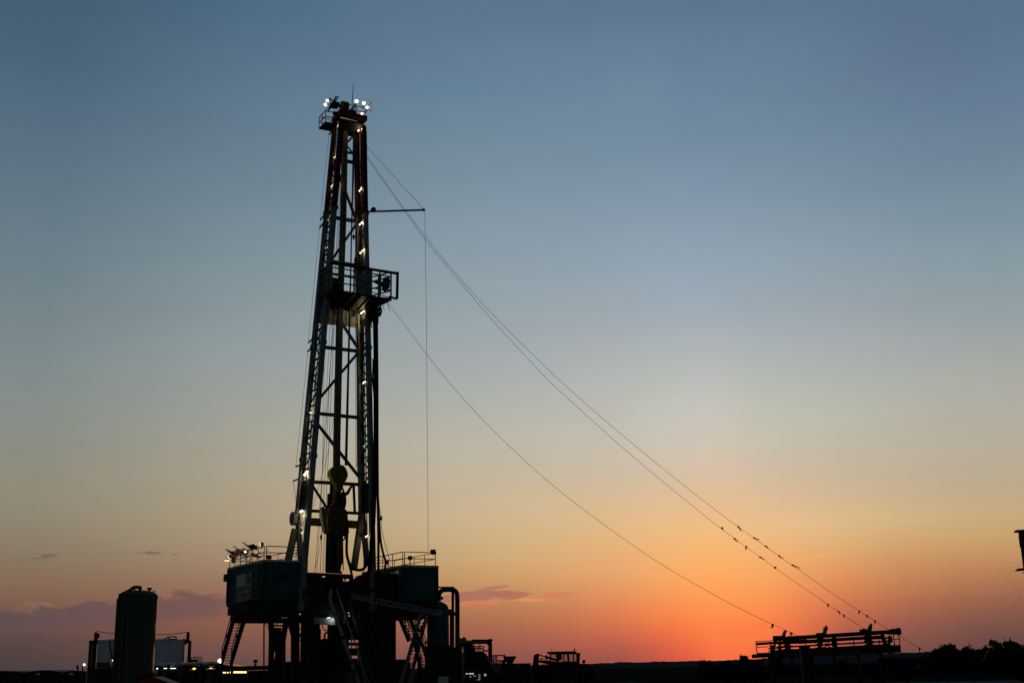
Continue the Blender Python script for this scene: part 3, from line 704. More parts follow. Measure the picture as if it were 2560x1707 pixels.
# -------------------------------------------------------------- hoisting gear
def cable(name, pts, r, label, cat, group=None, mat='cable', n=5):
    pts = [V(p) for p in pts]
    return tag(MB().tube(pts, r, n).build(name, mat, None, loc=pts[0]), label, cat, group)
hl = [((884, 330), (866.5, 1163), .4, .05, 'thick drilling line beside the guide rail, running down to the travelling block'), ((886, 330), (863, 1163), .6, .045, 'thick drilling line nearest the guide rail, running down to the block'),
      ((890, 345), (893, 1180), .2, .022, 'thin wire just inside the right back leg of the mast'), ((887.5, 345), (890, 1170), .8, .018, 'thin wire a little left of the right back leg')]
for (p, q, d_, r_, l_) in hl: cable('drilling_line', [PF(*p, d_), PF(*q, d_)], r_, l_, 'cable', 'wires inside the mast')
for k, (p, q, l_) in enumerate([((846, 420), (792, 1435), 'thin wire hanging inside the left mast leg, first from the leg'), ((851, 420), (800, 1435), 'thin wire hanging inside the left mast leg, second from the leg'), ((854, 420), (807, 1435), 'thin wire hanging between left leg and guide rail, third from the leg'),
        ((833, 820), (787, 1432), 'thin wire closest to the left front leg of the mast')]):
    cable('hanging_wire', [PF(*p, .9), PF(*q, .9)], .016 if k else .011, l_, 'cable', 'wires inside the mast')
cable('tugger_line', [PF(834, 1045, .6), PF(818, 1140, .6), PF(782, 1268, .6)], .013, 'thin slanting wire crossing behind the girt left of the block', 'cable', 'wires inside the mast')
t = thing('weighted_line', 'wire with a dark spindle weight hanging left of the top drive', 'cable', PF(803, 1340, .5), 'wires inside the mast')
MB().tube([PF(811, 870, .5), PF(803, 1340, .5), PF(802.5, 1347, .5), PF(796, 1385, .5), PF(785, 1435, .5)], .012, 5).build('wire', 'cable', t)
MB().lathe(PF(802.5, 1349, .5), [(.02, 0), (.07, .1), (.07, .22), (.02, .34)], 10).build('weight', 'dark_steel', t)
t = thing('hook_line', 'short wire with a small hook hanging above the monkeyboard', 'cable', PF(884, 588, .4), 'wires inside the mast')
MB().tube([PF(885.5, 345, .4), PF(884, 590, .4)], .014, 5).build('wire', 'cable', t)
MB().lathe(PF(884, 601, .4), [(.02, 0), (.05, .08), (.09, .25), (.09, .34), (.03, .38)], 10).build('hook', 'dark_steel', t)
cable('climbing_line', [PF(823, 337, 1.05), PF(811, 440, 1.1), PF(799, 569, 1.15), PF(797, 590, 1.15), PF(771, 855, 1.3)], .011, 'thin climbing wire down the outside of the left mast leg, upper length', 'cable', 'climbing lines left of the mast')
cable('climbing_line', [PF(768.6, 880, 1.3), PF(767, 905, 1.3), PF(739.5, 1165, 1.5)], .011, 'thin climbing wire down the outside of the left mast leg, lower length', 'cable', 'climbing lines left of the mast')
cable('climbing_line', [PF(733, 1202, 1.6), PF(741, 1260, 1.7), PF(735, 1288, 1.9)], .014, 'short wire running down to the raising sheave', 'cable', 'climbing lines left of the mast')
cable('edge_wire', [PF(917, 330, -.1), PF(918, 420, -.1), PF(923, 660, -.1)], .01, 'thin wire hugging the outside of the right front leg above the monkeyboard', 'cable', 'wires right of the mast')
cable('tugger_line', [PY(1062, 527, Yb), PY(1066, 800, Yb - .4), PF(1070.5, 1378, .6)], .0125, 'vertical wire dropping from the boom tip to the right cabin roof', 'cable', 'wires right of the mast')
# travelling block
tb = thing('travelling_block', 'olive yellow teardrop travelling block hanging at the guide rail', 'travelling block', PF(850, 1185, .2))
prof = [(826, 1184), (829, 1172), (837, 1165), (845, 1163), (852, 1161.5), (859, 1163), (865, 1170), (869, 1180), (870, 1188), (867, 1197), (862, 1206), (857, 1215), (842, 1213), (834, 1202), (829, 1193)]
prof = [(p[0], p[1]) for p in prof]
MB().prism([PF(x_, y_, -.05) for x_, y_ in prof], B * .5).build('cheek_plate', 'yellow_paint', tb)
m = MB(); c = PF(850, 1185, -.12); m.lathe(c, [(.02, 0), (.12, 0), (.12, .1), (.42, .1)], 20, B); m.build('sheave_pin', 'yellow_paint', tb)
MB().prism([PF(x_, y_, .05) for x_, y_ in [(842, 1210), (858, 1213), (858, 1222), (853, 1226), (855, 1232), (846, 1232), (841, 1224)]], B * .3).build('hook', 'yellow_paint', tb)
# top drive
td = thing('top_drive', 'orange brown top drive with bails and hoses hanging below the block', 'top drive', PF(845, 1300, .2))
m = MB()
m.prism([PF(x_, y_, -.1) for x_, y_ in [(824, 1268), (834, 1262), (846, 1268), (858, 1265), (863, 1272), (866, 1285), (865, 1318), (861, 1322), (860, 1332), (840, 1336), (822, 1330), (819, 1300)]], B * .8)
m.build('motor_housing', 'orange_paint', td)
for (x_, xx) in ((838, 834), (856, 854)):
    MB().beam(PF(x_ + 3, 1230, .1), PF(xx, 1272, .1), .2, .2).build('bail', 'orange_paint', td)
m = MB(); m.beam(PF(845, 1228, .3), PF(846, 1268, .3), .3); m.beam(PF(832, 1247, .3), PF(856, 1250, .3), .12); m.build('gooseneck', 'dark_steel', td)
m = MB(); m.prism([PF(x_, y_, 0) for x_, y_ in [(829, 1333), (858, 1330), (857, 1350), (854, 1352), (854, 1412), (851, 1428), (829, 1428), (829, 1352), (825, 1350)]], B * .5); m.build('pipe_handler', 'dark_steel', td)
MB().beam(PF(850, 1352, -.1), PF(849, 1410, -.1), .28).build('gripper', 'orange_paint', td)
m = MB(); m.beam(PF(823, 1234, .5), PF(817.5, 1429, .5), .18, .2, up=B); m.beam(PF(815.5, 1428, .5), PF(854, 1430, .5), .14, .16); m.beam(PF(829, 1205, .6), PF(827, 1260, .6), .16, up=B); m.beam(PF(822, 1247, .5), PF(836, 1249, .5), .12)
m.beam(PF(856, 1300, .4), PF(858, 1425, .4), .05, up=B); m.beam(PF(822, 1355, .5), PF(830, 1356, .5), .1)
m.build('torque_frame', 'dark_steel', td)
m = MB(); m.prism([PF(x_, y_, .2) for x_, y_ in [(804, 1270), (807, 1266), (811, 1266), (813, 1272), (816, 1280), (818, 1300), (818, 1332), (812, 1328), (810, 1320), (805, 1290)]], B * .35); m.build('control_box', 'grey_steel', td)
m = MB(); m.prism([PF(x_, y_, .2) for x_, y_ in [(864, 1272), (869, 1280), (870, 1300), (873, 1330), (867, 1340), (862, 1336)]], B * .35)
for pts in ([(855, 1216), (862, 1236), (864, 1255), (861, 1270)], [(857, 1222), (859, 1232), (864, 1246), (860, 1268)], [(866, 1330), (862, 1345), (858, 1350)]):
    m.tube(curve([PF(*p, .1) for p in pts]), .05, 6)
m.build('hose_cluster', 'rubber', td)
MB().beam(PF(869, 1236, .9), PF(879, 1215, .9), .09).beam(PF(884, 1213, 1.2), PF(887, 1282, 1.2), .13).build('guide_strut', 'dark_steel', td)
# hoses
def hose(pts, r, label, d=0.0, group='black hoses along the right mast leg', name='hose'):
    q = curve([PF(p[0], p[1], p[2] if len(p) > 2 else d) for p in pts], 8)
    return cable(name, q, r, label, 'hose', group, 'rubber', 8)
hose([(868, 1325), (867, 1350), (866.5, 1375), (869, 1395), (877, 1413), (890, 1423), (905, 1423), (916, 1412), (925, 1385), (930, 1330), (935, 1250), (937, 1180)], .09, 'thick black hose looping in a U under the top drive and up the right leg', -.1)
hose([(866, 1372), (869, 1396), (877, 1425), (882, 1450)], .08, 'short black hose dropping from the top drive towards the floor', .1)
hose([(937, 772), (937, 800), (938, 860), (939, 930), (938.5, 1000), (938.5, 1100), (936, 1250), (932, 1330), (926, 1400), (920, 1440), (905, 1470)], .135, 'thick black hose bundle hanging from the monkeyboard along the right leg', -.35)
hose([(942, 775), (942, 800), (943, 900), (943.5, 1000), (943.5, 1100), (944.5, 1240), (946, 1330), (946, 1400), (946, 1440)], .085, 'black hose hanging straight down at the outer edge of the right leg', -.3)
hose([(944, 1180), (945, 1250), (949, 1320), (953, 1360), (960, 1390), (964, 1402), (962, 1425)], .075, 'black hose swinging out from the right leg onto the right cabin', -.25)
hose([(932, 897), (933, 905), (932, 950), (936, 1000), (937, 1080)], .055, 'short black pipe with a bent head beside the hose bundle', -.2)
hose([(918, 792), (925, 791), (931, 783), (930, 772), (922, 770)], .07, 'black hose curl tucked under the right end of the monkeyboard', -.1)
hose([(946, 1160), (947, 1240), (952, 1298), (958, 1340), (974, 1400)], .018, 'thin cable from the right leg down to the right cabin roof', -.3, 'wires right of the mast', 'cable')
t = tag(MB().lathe(PF(953, 1302, -.3), [(.02, 0), (.07, .1), (.07, .25), (.02, .36)], 10).build('line_weight', 'dark_steel', None, loc=PF(953, 1302, -.3)), 'small dark spindle weight on the thin cable beside the right mast leg', 'weight')
random.seed(5)
m = MB(); c0 = PF(935, 768, -.4)
for k in range(16):
    x_ = 925 + random.random() * 26; y_ = 766 + random.random() * 12; L_ = .3 + random.random() * 1.0
    p = PF(x_, y_ - (x_ - 930) * .5, -.4); m.tube([p, p - UP * L_ * .5 + A * (random.random() - .5) * .2, p - UP * L_ + A * (random.random() - .5) * .3], .03 + .05 * random.random(), 5)
for (p, q) in [((968, 755), (974, 777)), ((972, 750), (980, 753)), ((952, 765), (952, 782)), ((957, 763), (961, 775))]: m.tube([PF(*p, -.6), PF(*q, -.6)], .02, 5)
tag(m.build('rope_tangle', 'rubber', None, loc=c0), 'tangle of black ropes and hose ends hanging under the monkeyboard', 'ropes')

# -------------------------------------------------------------- guy wires with tied ribbons
def guy(pts, end, label, ribbons, r):
    P0 = PF(*pts[0], .2); P1 = PZ(*end, .05); n_ = UP.cross(P1 - P0).normalized()
    q = [P0] + [PN(x_, y_, n_, P0) for x_, y_ in pts[1:]] + [P1]
    t = thing('guy_wire', label, 'guy wire', P1, 'guy wires right of the rig')
    MB().tube(curve(q, 5), r, 5).build('wire', 'cable', t)
    random.seed(len(pts) * 7 + len(ribbons))
    dirh = (P1 - P0); dirh.z = 0; dirh.normalize()
    for (x_, y_, dx, dy, x3, y3) in ribbons:
        p = PN(x_, y_, n_, P0); q_ = PN(x_ + dx, y_ + dy, n_, P0); s_ = PN(x_ + x3, y_ + y3, n_, P0)
        m = MB(); w = .045
        m.beam(p - dirh * .05, p + dirh * .05, .1, .1)
        m.beam(p, q_, .075, .02, up=n_ + UP * .2); m.beam(q_, s_, .05, .02, up=n_ - UP * .3)
        m.build('ribbon', 'flag_red', t)
    m = MB(); m.beam(P1 - UP * .3, P1 + UP * .35, .08); m.build('anchor', 'dark_steel', t)
guy([(916, 388), (1014.8, 527.5), (1063.4, 591), (1137, 681), (1244.4, 799), (1389, 941), (1506, 1045), (1660, 1173), (1798, 1281), (1917.7, 1368), (2069, 1474), (2147, 1525.6), (2223, 1573.5), (2280, 1608), (2318.6, 1631)], (2436, 1702),
    'upper guy wire tied with ribbons, reaching the ground beyond the pipe rack', [(1846, 1316, 5, 7, 7, 12), (1885, 1344, 8, 4, 14, 4), (1914, 1365, 5, 2, 7, 7), (1948, 1389, 5, 5, 10, 6), (1981, 1412, 10, 4, 20, 8), (2149, 1527, -3, 4, -1, 8), (2167, 1538, 2, 3, 0, 6), (2187, 1551, 1, 5, -2, 8), (2299, 1620, -1, 4, 0, 9)], .013)
guy([(916, 394), (1011, 527.5), (1063.4, 600), (1129.6, 681), (1244, 815), (1361, 940), (1395, 973), (1533, 1098), (1660, 1206), (1780, 1303), (1835, 1344), (1938, 1419), (2069, 1509.6), (2159, 1570), (2249, 1626)], (2368, 1702),
    'middle guy wire tied with ribbons, passing behind the pipe rack', [(1805, 1319, -2, -2, 4, 5), (1836, 1346, 4, 4, 9, 8), (1866, 1366, -3, 5, 1, 7), (1900, 1392, 5, 3, 11, 5), (1937, 1418, 1, 3, 4, -3), (2070, 1511, 0, 4, -1, 7), (2096, 1528, 4, 3, 3, 8), (2110, 1538, 1, 3, -1, 5)], .013)
guy([(966, 752), (1003, 801), (1069.5, 889), (1110, 940), (1200, 1042), (1334, 1171), (1468, 1280), (1638, 1400), (1780, 1483), (1855, 1523), (1929, 1559), (1963.6, 1574), (1998, 1590), (2105, 1636)], (2270, 1706),
    'lower sagging guy wire from the monkeyboard down to the pipe rack', [(1931, 1560, -1, 5, -5, 8), (1932, 1561, 0, 5, -2, 10), (1978, 1581, -2, 3, -6, 8), (1979, 1582, 1, 4, -3, 8)], .013)

# ================================================================== CABINS ON THE RIG FLOOR
def text_mesh(txt, size, name, mat, root, origin, ux, uy, thick=.004, sx=1.0):
    c = D.curves.new('lettering', 'FONT'); c.body = txt; c.size = size; c.extrude = thick; c.offset = size * .025
    o = D.objects.new('lettering', c); COL.objects.link(o)
    dg = bpy.context.evaluated_depsgraph_get(); me = D.meshes.new_from_object(o.evaluated_get(dg)); D.objects.remove(o); D.curves.remove(c)
    un = ux.cross(uy).normalized(); off = V(root['_at'])
    for v in me.vertices:
        q = V(origin) + ux * v.co.x * sx + uy * v.co.y + un * v.co.z; v.co = q - off
    me.materials.clear(); me.materials.append(M[mat]); me.update()
    r = D.objects.new(name, me); COL.objects.link(r); r.parent = root; return r
def cabin(name, label, u0, ulen, d0, dlen, z0, z1):
    t = thing(name, label, 'cabin', RP(u0, d0, z0))
    m = MB()                                                     # ribbed steel walls
    def wall(p, q, n_, k):
        p, q = V(p), V(q); vs_ = []; fs_ = []
        seg = int((q - p).length / .14)
        for i in range(seg + 1):
            o_ = n_ * (.028 if (i // 2) % 2 else 0.0)
            x = p.lerp(q, i / seg) + o_; vs_ += [x, x + UP * (z1 - z0)]
        for i in range(seg): fs_.append((2 * i, 2 * i + 2, 2 * i + 3, 2 * i + 1))
        m.add(vs_, fs_)
    c = [RP(u0, d0, z0), RP(u0 + ulen, d0, z0), RP(u0 + ulen, d0 + dlen, z0), RP(u0, d0 + dlen, z0)]
    wall(c[0], c[1], -B, 0); wall(c[1], c[2], A, 0); wall(c[2], c[3], B, 0); wall(c[3], c[0], -A, 0)
    m.build('wall', 'teal_paint', t)
    m = MB()
    for x in c: m.beam(x, x + UP * (z1 - z0), .16, .16, up=B)
    for p, q in zip(c, c[1:] + c[:1]): m.beam(p + UP * .08, q + UP * .08, .14, .18)
    m.build('corner_post', 'teal_dark', t)
    m = MB(); e = .09
    m.hexa([RP(u0 - e, d0 - e, z1), RP(u0 + ulen + e, d0 - e, z1), RP(u0 + ulen + e, d0 + dlen + e, z1), RP(u0 - e, d0 + dlen + e, z1), RP(u0 - e, d0 - e, z1 + .14), RP(u0 + ulen + e, d0 - e, z1 + .14), RP(u0 + ulen + e, d0 + dlen + e, z1 + .14), RP(u0 - e, d0 + dlen + e, z1 + .14)])
    m.build('roof', 'galvanised', t)
    return t
# --- left cabin (doghouse)
DD = .55
uL, zL1 = uz(660.4, 1404, DD); _, zL0 = uz(658.5, 1502, DD); lenL = dz(572.6, 1432, uL)[0] - DD
wL = uz(752, 1405, DD)[0] - uL + .35
dog = cabin('driller_cabin', 'dark teal ribbed cabin with a white number panel on its side, left of the mast', uL, wL, DD, lenL, zL0, zL1)
m = MB(); zr = zL1 + .14
rail(m, [RP(uL + .02, DD + .1, zr), RP(uL + .02, DD + lenL, zr)], .80, .027, (.55,), 1.05)
rail(m, [RP(uL + .12, DD, zr), RP(uL + wL, DD, zr)], .80, .027, (.52,), 2.6)
rail(m, [RP(uL + .02, DD + lenL, zr), RP(uL + wL, DD + lenL, zr), RP(uL + wL, DD + .1, zr)], .80, .02, (.55,), 1.6)
for k in (.3, .55, .8):
    p = RP(uL + .02, DD + lenL * k, zr); m.beam(p, p + UP * .8 - B * .0 + A * 1.0, .03)
m.build('roof_railing', 'galvanised', dog)
def on_left(px, py): return PA(px, py, uL - .05)
pts = [on_left(592.8, 1439), on_left(629, 1428.5), on_left(627, 1498), on_left(592.8, 1501)]
m = MB(); m.prism([pts[3], pts[2], pts[1], pts[0]], -A * .03); pan = m.build('number_panel', 'sign_white', dog)
pan['_at'] = dog['_at']
ux = -B; uy = UP
p0 = on_left(613.5, 1459) - A * .045
k_ = (on_left(629, 1455) - on_left(613.5, 1459)).dot(-B)
text_mesh('136', .95, 'lettering', 'lettering_dark', pan, p0, ux, uy, sx=k_ / (.95 * 1.72))
random.seed(21)
m = MB()                                                       # faded lower lines: only blurred strokes are legible in the photo
for row, (xa, xb, ya, h_) in enumerate([(599, 626, 1471, .22), (594, 613, 1483, .36)]):
    a_, b_ = on_left(xa, ya + (627 - xa) * .12) - A * .05, on_left(xb, ya + (627 - xb) * .12) - A * .05
    L_ = (b_ - a_).dot(-B); x = 0
    while x < L_ - .12:
        w_ = .10 + random.random() * .10; c_ = a_ - B * (x + w_ / 2)
        m.box(c_ + UP * h_ / 2, .006, w_ * .35, h_); 
        m.box(c_ - B * w_ * .32 + UP * h_ * random.choice((.15, .5, .9)), .006, w_ * .5, h_ * .18)
        x += w_ + .07
m.build('lettering', 'lettering_red', pan)
m = MB(); a_ = on_left(594, 1499) - A * .05
for k in range(6): m.box(a_ - B * (.15 + k * .3) + UP * .18, .006, .12, .3 - .05 * (k % 2))
m.build('lettering', 'lettering_dark', pan)
# window bay hanging on the near end of the side
b0, b1 = dz(652, 1495, uL)[0], dz(617, 1500, uL)[0]
zb0, zb1 = on_left(652, 1497).z, on_left(652, 1465).z
m = MB(); ub = uL - .75
for z_ in (zb0, lerp(zb0, zb1, .5), zb1):
    m.beam(RP(ub, b0, z_), RP(ub, b1, z_), .07, .1 if z_ > zb0 else .16); m.beam(RP(ub, b0, z_), RP(uL, b0, z_), .07); m.beam(RP(ub, b1, z_), RP(uL, b1, z_), .07)
for d_ in (b0, b1): m.beam(RP(ub, d_, zb0), RP(ub, d_, zb1), .08)
m.build('balcony', 'grey_steel', dog)
m = MB(); m.hexa([RP(ub, b0, zb0 - .1), RP(uL, b0, zb0 - .1), RP(uL, b1, zb0 - .1), RP(ub, b1, zb0 - .1), RP(ub, b0, zb0 - .03), RP(uL, b0, zb0 - .03), RP(uL, b1, zb0 - .03), RP(ub, b1, zb0 - .03)]); m.build('balcony_floor', 'dark_steel', dog)
m = MB(); m.box(RP(uL - .04, (b0 + b1) / 2, (zb0 + zb1) / 2 + .1), .05, abs(b1 - b0) * .85, 1.0); m.build('window', 'glass_dark', dog)
m = MB(); m.box(RP(uL - .04, b0 - .2 if b0 > DD + .9 else DD + .5, zL0 + 1.15), .06, .7, 2.0); m.build('door', 'dark_steel', dog)
m = MB(); m.box(RP(uL + 1.25, DD - .05, zL0 + 1.45), .85, .03, .5); m.build('vent_cover', 'vent_brown', dog)
m = MB(); m.box(RP(uL - .16, DD + lenL - .1, zL1 - .5), .3, .5, .45); m.beam(RP(uL - .12, DD + lenL - .1, zL0 + .2), RP(uL - .12, DD + lenL - .1, zL1), .08); m.build('junction_box', 'teal_dark', dog)
# --- right cabin
DR = .6
uR, zR1 = uz(1008, 1417, DR); _, zR0 = uz(1008, 1503, DR); wR = uz(1092, 1421, DR)[0] - uR; lenR = 6.0
cab = cabin('utility_cabin', 'plain dark teal ribbed cabin right of the mast with unlit lights on its roof', uR, wR, DR, lenR, zR0, zR1)
m = MB(); zr2 = zR1 + .14
rail(m, [RP(uR + .02, DR + .1, zr2), RP(uR + .02, DR + lenR, zr2)], .83, .026, (.5,), 1.5)
rail(m, [RP(uR + .1, DR, zr2), RP(uR + wR - .1, DR, zr2)], .83, .026, (.5,), 2.6)
rail(m, [RP(uR + wR - .1, DR, zr2), RP(uR + wR - .1, DR + lenR, zr2), RP(uR, DR + lenR, zr2)], .83, .02, (.5,), 1.5)
m.build('roof_railing', 'galvanised', cab)
p, q = PA(975, 1461, uR - .04), PA(996, 1454, uR - .04)
m = MB(); m.hexa([p, q, q + A * .03, p + A * .03, p + UP * .75, q + UP * .75, q + A * .03 + UP * .75, p + A * .03 + UP * .75]); m.build('window', 'window_glow', cab)
m = MB(); m.beam(p + UP * .8 - A * .02, q + UP * .8 - A * .02, .06); m.beam(p - A * .02, q - A * .02, .06); m.beam(p.lerp(q, .5) - A * .02, p.lerp(q, .5) + UP * .78 - A * .02, .05); m.build('window_frame', 'teal_dark', cab)
# roof floodlights
def roof_flood(px, py, d, aim, label, group, lit, foot_dy, r=.16):
    p = PF(px, py, d); t = thing('work_light', label, 'floodlight', p, group)
    aim = V(aim).normalized(); sx = aim.cross(UP).normalized(); sy = sx.cross(aim)
    m = MB(); a_ = [p + sx * i * r * 1.2 + sy * j * r for i, j in ((-1, -1), (1, -1), (1, 1), (-1, 1))]; b_ = [p - aim * r * 1.1 + sx * i * r * .6 + sy * j * r * .5 for i, j in ((-1, -1), (1, -1), (1, 1), (-1, 1))]
    m.hexa(b_ + a_); m.build('housing', 'dark_steel', t)
    m = MB(); m.hexa([x + aim * .005 for x in a_] + [p + (x - p) * .9 + aim * .035 for x in a_]); m.build('lens', 'small_glow' if lit else 'glass_dark', t)
    m = MB(); f = PF(px + .5, py + foot_dy, d); m.beam(p - aim * r * .5, f, .05); m.build('bracket', 'dark_steel', t)
GL = 'work lights on the left cabin roof'; GR = 'unlit work lights on the right cabin roof'
roof_flood(573.5, 1393, DD + lenL, -A * .75 - UP * .6 + B * .35, 'lit work light at the far end of the left cabin beside the striped flag', GL, True, 9, .13)
roof_flood(613.5, 1378.5, 3.2, -A * .8 - B * .5 - UP * .3, 'small lit work light on the railing between the red flag and the windsock', GL, True, 14, .07)
roof_flood(652.5, 1360, .6, -A * .8 + B * .45 - UP * .15, 'tall narrow lit work light at the near corner of the left cabin', GL, True, 12, .14)
roof_flood(673, 1392, 2.5, A * .5 + B * .3 + UP * .25, 'dark unlit work light low on the left cabin roof behind the front rail', GL, False, 8, .14)
p = PF(570, 1401, DD + lenL); t = thing('strip_light', 'thin yellowish strip lamp under the far left work light of the left cabin', 'light', p, GL); MB().beam(p - A * .22, p + A * .12, .06).build('tube', 'small_glow', t); MB().beam(p - A * .2 + UP * .05, p + A * .2 + UP * .05, .05).build('fixture', 'dark_steel', t)
roof_flood(1083.5, 1379, DR, A * .6 + B * .3 + UP * .3, 'unlit work light on the outer corner post of the right cabin railing', GR, False, 8, .17)
roof_flood(1025.5, 1394, 2.6, A * .6 + B * .3 + UP * .15, 'unlit work light standing mid roof behind the front rail of the right cabin', GR, False, 18, .14)
roof_flood(971.5, 1405, 1.4, -B * .4 + A * .6 - UP * .2, 'unlit work light at the mast end of the right cabin roof beside the thin cable', GR, False, 10, .17)
p = PF(583.5, 1398, 6.6); t = thing('loudspeaker', 'black upright loudspeaker box on the left cabin railing under the striped flag', 'loudspeaker', p)
MB().box(p, .17, .2, .42).build('cabinet', 'rubber', t); MB().box(p - B * .11, .12, .02, .34).build('grille', 'dark_steel', t)
# flags and windsock
def flag(h0, h1, f0, f1, d, label, kind, pole_to, sag=0.0):
    """cloth between hoist edge h0-h1 and fly edge f0-f1, ripples running to the fly"""
    a_, b_, c_, e_ = PF(*h0, d), PF(*h1, d), PF(*f0, d), PF(*f1, d)
    t = thing('flag', label, 'flag', b_, 'flags on the left cabin railing')
    nu, nv = 22, 13; vs_ = []; fs_ = []; mi = []
    for i in range(nu + 1):
        for j in range(nv + 1):
            s, r_ = i / nu, j / nv
            p = a_.lerp(b_, r_).lerp(c_.lerp(e_, r_), s)
            p = p + B * (.16 * math.sin(s * 9 + r_ * 1.5) * s) + UP * (-sag * math.sin(s * math.pi) + .05 * math.sin(s * 10 + 1))
            vs_.append(p)
    for i in range(nu):
        for j in range(nv):
            k = i * (nv + 1) + j; fs_.append((k, k + 1, k + nv + 2, k + nv + 1)); s, r_ = (i + .5) / nu, (j + .5) / nv
            if kind == 'stripes': mi.append(2 if (s < .42 and r_ < .54) else (0 if j % 2 == 0 else 1))
            elif kind == 'red': mi.append(2 if (s < .33) else (1 if r_ < .3 else 0))
            else: mi.append(2)
    m = MB(); m.v = vs_; m.f = fs_; m.m = mi; m.build('cloth', ['flag_red', 'flag_white', 'flag_blue'], t)
    tip = a_ + (a_ - b_).normalized() * .08
    MB().tube([tip, PF(*pole_to, d)], .016, 6).build('pole', 'galvanised', t)
flag((565, 1373.5), (582, 1391), (608, 1368.5), (604, 1386), DD + lenL * .85, 'red and white striped flag with a blue canton on the left cabin railing', 'stripes', (586, 1397), .10)
flag((584, 1366), (604, 1384), (623, 1371), (620, 1384), DD + lenL * .6, 'dark red and blue flag between the striped flag and the dark blue one', 'red', (630, 1411), .06)
flag((607, 1356), (625.5, 1374), (645, 1361), (641, 1372), DD + lenL * .4, 'plain dark blue flag, highest of the three on the left cabin', 'blue', (628, 1378), .05)
t = thing('windsock', 'orange red windsock blowing right from the left cabin railing', 'windsock', PF(628, 1381, 3.0))
p, q = PF(629, 1384, 3.0), PF(652, 1392.5, 3.0); ax = (q - p); m = MB(); n_ = 16; x_ = ax.cross(B).normalized(); vs_ = []; fs_ = []
for i in range(9):
    s = i / 8; r_ = lerp(.12, .05, s) * (1 + .12 * math.sin(s * 14))
    for j in range(n_):
        a_ = 2 * math.pi * j / n_; vs_.append(p + ax * s + (x_ * math.cos(a_) + B * math.sin(a_)) * r_ - UP * .03 * math.sin(s * 3))
for i in range(8):
    for j in range(n_): fs_.append((i * n_ + j, i * n_ + (j + 1) % n_, (i + 1) * n_ + (j + 1) % n_, (i + 1) * n_ + j))
m.add(vs_, fs_); m.build('sock', 'windsock_cloth', t)
m = MB(); m.tube([PF(625, 1377, 3.0), PF(625.5, 1408, 3.0)], .018, 6); m.beam(PF(625, 1381, 3.0), p, .03); m.build('pole', 'galvanised', t)

# ================================================================== SUBSTRUCTURE
zfl = zL0 - .12
sub = thing('rig_substructure', 'dark steel box substructure with V-braced columns carrying mast and cabins', 'substructure', RP(0, 3, 0))
def pfz(px, d, z): return RP(uz(px, 1600, d)[0], d, z)
uA, uE = uL - .1, uR + wR + .1
zfb = uz(700, 1547, .6)[1]
m = MB(); m.hexa([RP(uA + .15, .3, zfl - .35), RP(uE - .3, .3, zfl - .35), RP(uE - .3, 7, zfl - .35), RP(uA + .15, 7, zfl - .35), RP(uA + .15, .3, zfl), RP(uE - .3, .3, zfl), RP(uE - .3, 7, zfl), RP(uA + .15, 7, zfl)])
m.build('floor', 'dark_steel', sub)
for d_ in (.45, 3.2, 6.6):
    m = MB(); p, q = RP(uz(615, 1540, .45)[0] if d_ < 1 else uA + .3, d_, (zfb + zfl - .35) / 2), RP(uE - .6, d_, (zfb + zfl - .35) / 2); m.beam(p, q, .35, zfl - .35 - zfb); m.build('floor_beam', 'dark_steel', sub)
m = MB(); m.hexa([RP(uL, DD, zL0 - .55), RP(uL + wL, DD, zL0 - .55), RP(uL + wL, DD + lenL, zL0 - .55), RP(uL, DD + lenL, zL0 - .55), RP(uL, DD, zL0 - .02), RP(uL + wL, DD, zL0 - .02), RP(uL + wL, DD + lenL, zL0 - .02), RP(uL, DD + lenL, zL0 - .02)])
m.hexa([RP(uR, DR, zR0 - 1.0), RP(uR + wR, DR, zR0 - 1.0), RP(uR + wR, DR + 3, zR0 - 1.0), RP(uR, DR + 3, zR0 - 1.0), RP(uR, DR, zR0 - .02), RP(uR + wR, DR, zR0 - .02), RP(uR + wR, DR + lenR, zR0 - .02), RP(uR, DR + lenR, zR0 - .02)])
m.build('cabin_support', 'dark_steel', sub)
# columns under the left end: vertical sides with an X between
def colm(pts, w, d, name='column', h=None):
    m = MB()
    for p, q in zip(pts, pts[1:]): m.beam(PF(*p, d), PF(*q, d), w, h or w, up=B)
    m.build(name, 'dark_steel', sub)
colm([(677, 1548), (679, 1590), (676, 1730)], .27, 1.0); colm([(715, 1555), (707, 1600), (706, 1730)], .27, 1.0)
colm([(674, 1550), (697, 1650), (706, 1740)], .2, 1.2, 'brace'); colm([(718, 1548), (690, 1650), (681, 1740)], .2, 1.25, 'brace')
colm([(682, 1563), (706, 1563)], .1, 1.1, 'cross_member'); m = MB(); m.prism([PF(x_, y_, 1.1) for x_, y_ in [(683, 1568), (704, 1568), (702, 1600), (694, 1625), (686, 1600)]], B * .1); m.build('gusset', 'dark_steel', sub)
colm([(722, 1552), (735, 1598)], .2, 2.6, 'brace'); colm([(738, 1545), (738, 1740)], .42, 2.6); colm([(745, 1598), (757, 1574)], .09, 3, 'brace'); colm([(744, 1572), (757, 1570)], .06, 3, 'cross_member'); colm([(744, 1598), (757, 1600)], .08, 3, 'cross_member')
m = MB(); a_, b_ = uz(756, 1600, .7)[0], uz(799.5, 1600, .7)[0]; m.hexa([RP(a_, .7, 0), RP(b_, .7, 0), RP(b_, 1.0, 0), RP(a_, 1.0, 0), RP(a_, .7, zfb + .2), RP(b_, .7, zfb + .2), RP(b_, 1.0, zfb + .2), RP(a_, 1.0, zfb + .2)])
for k in range(1, 5): m.beam(RP(a_ + .02, .68, k * 1.0), RP(b_ - .02, .68, k * 1.0), .05)
m.build('box_column', 'dark_steel', sub)
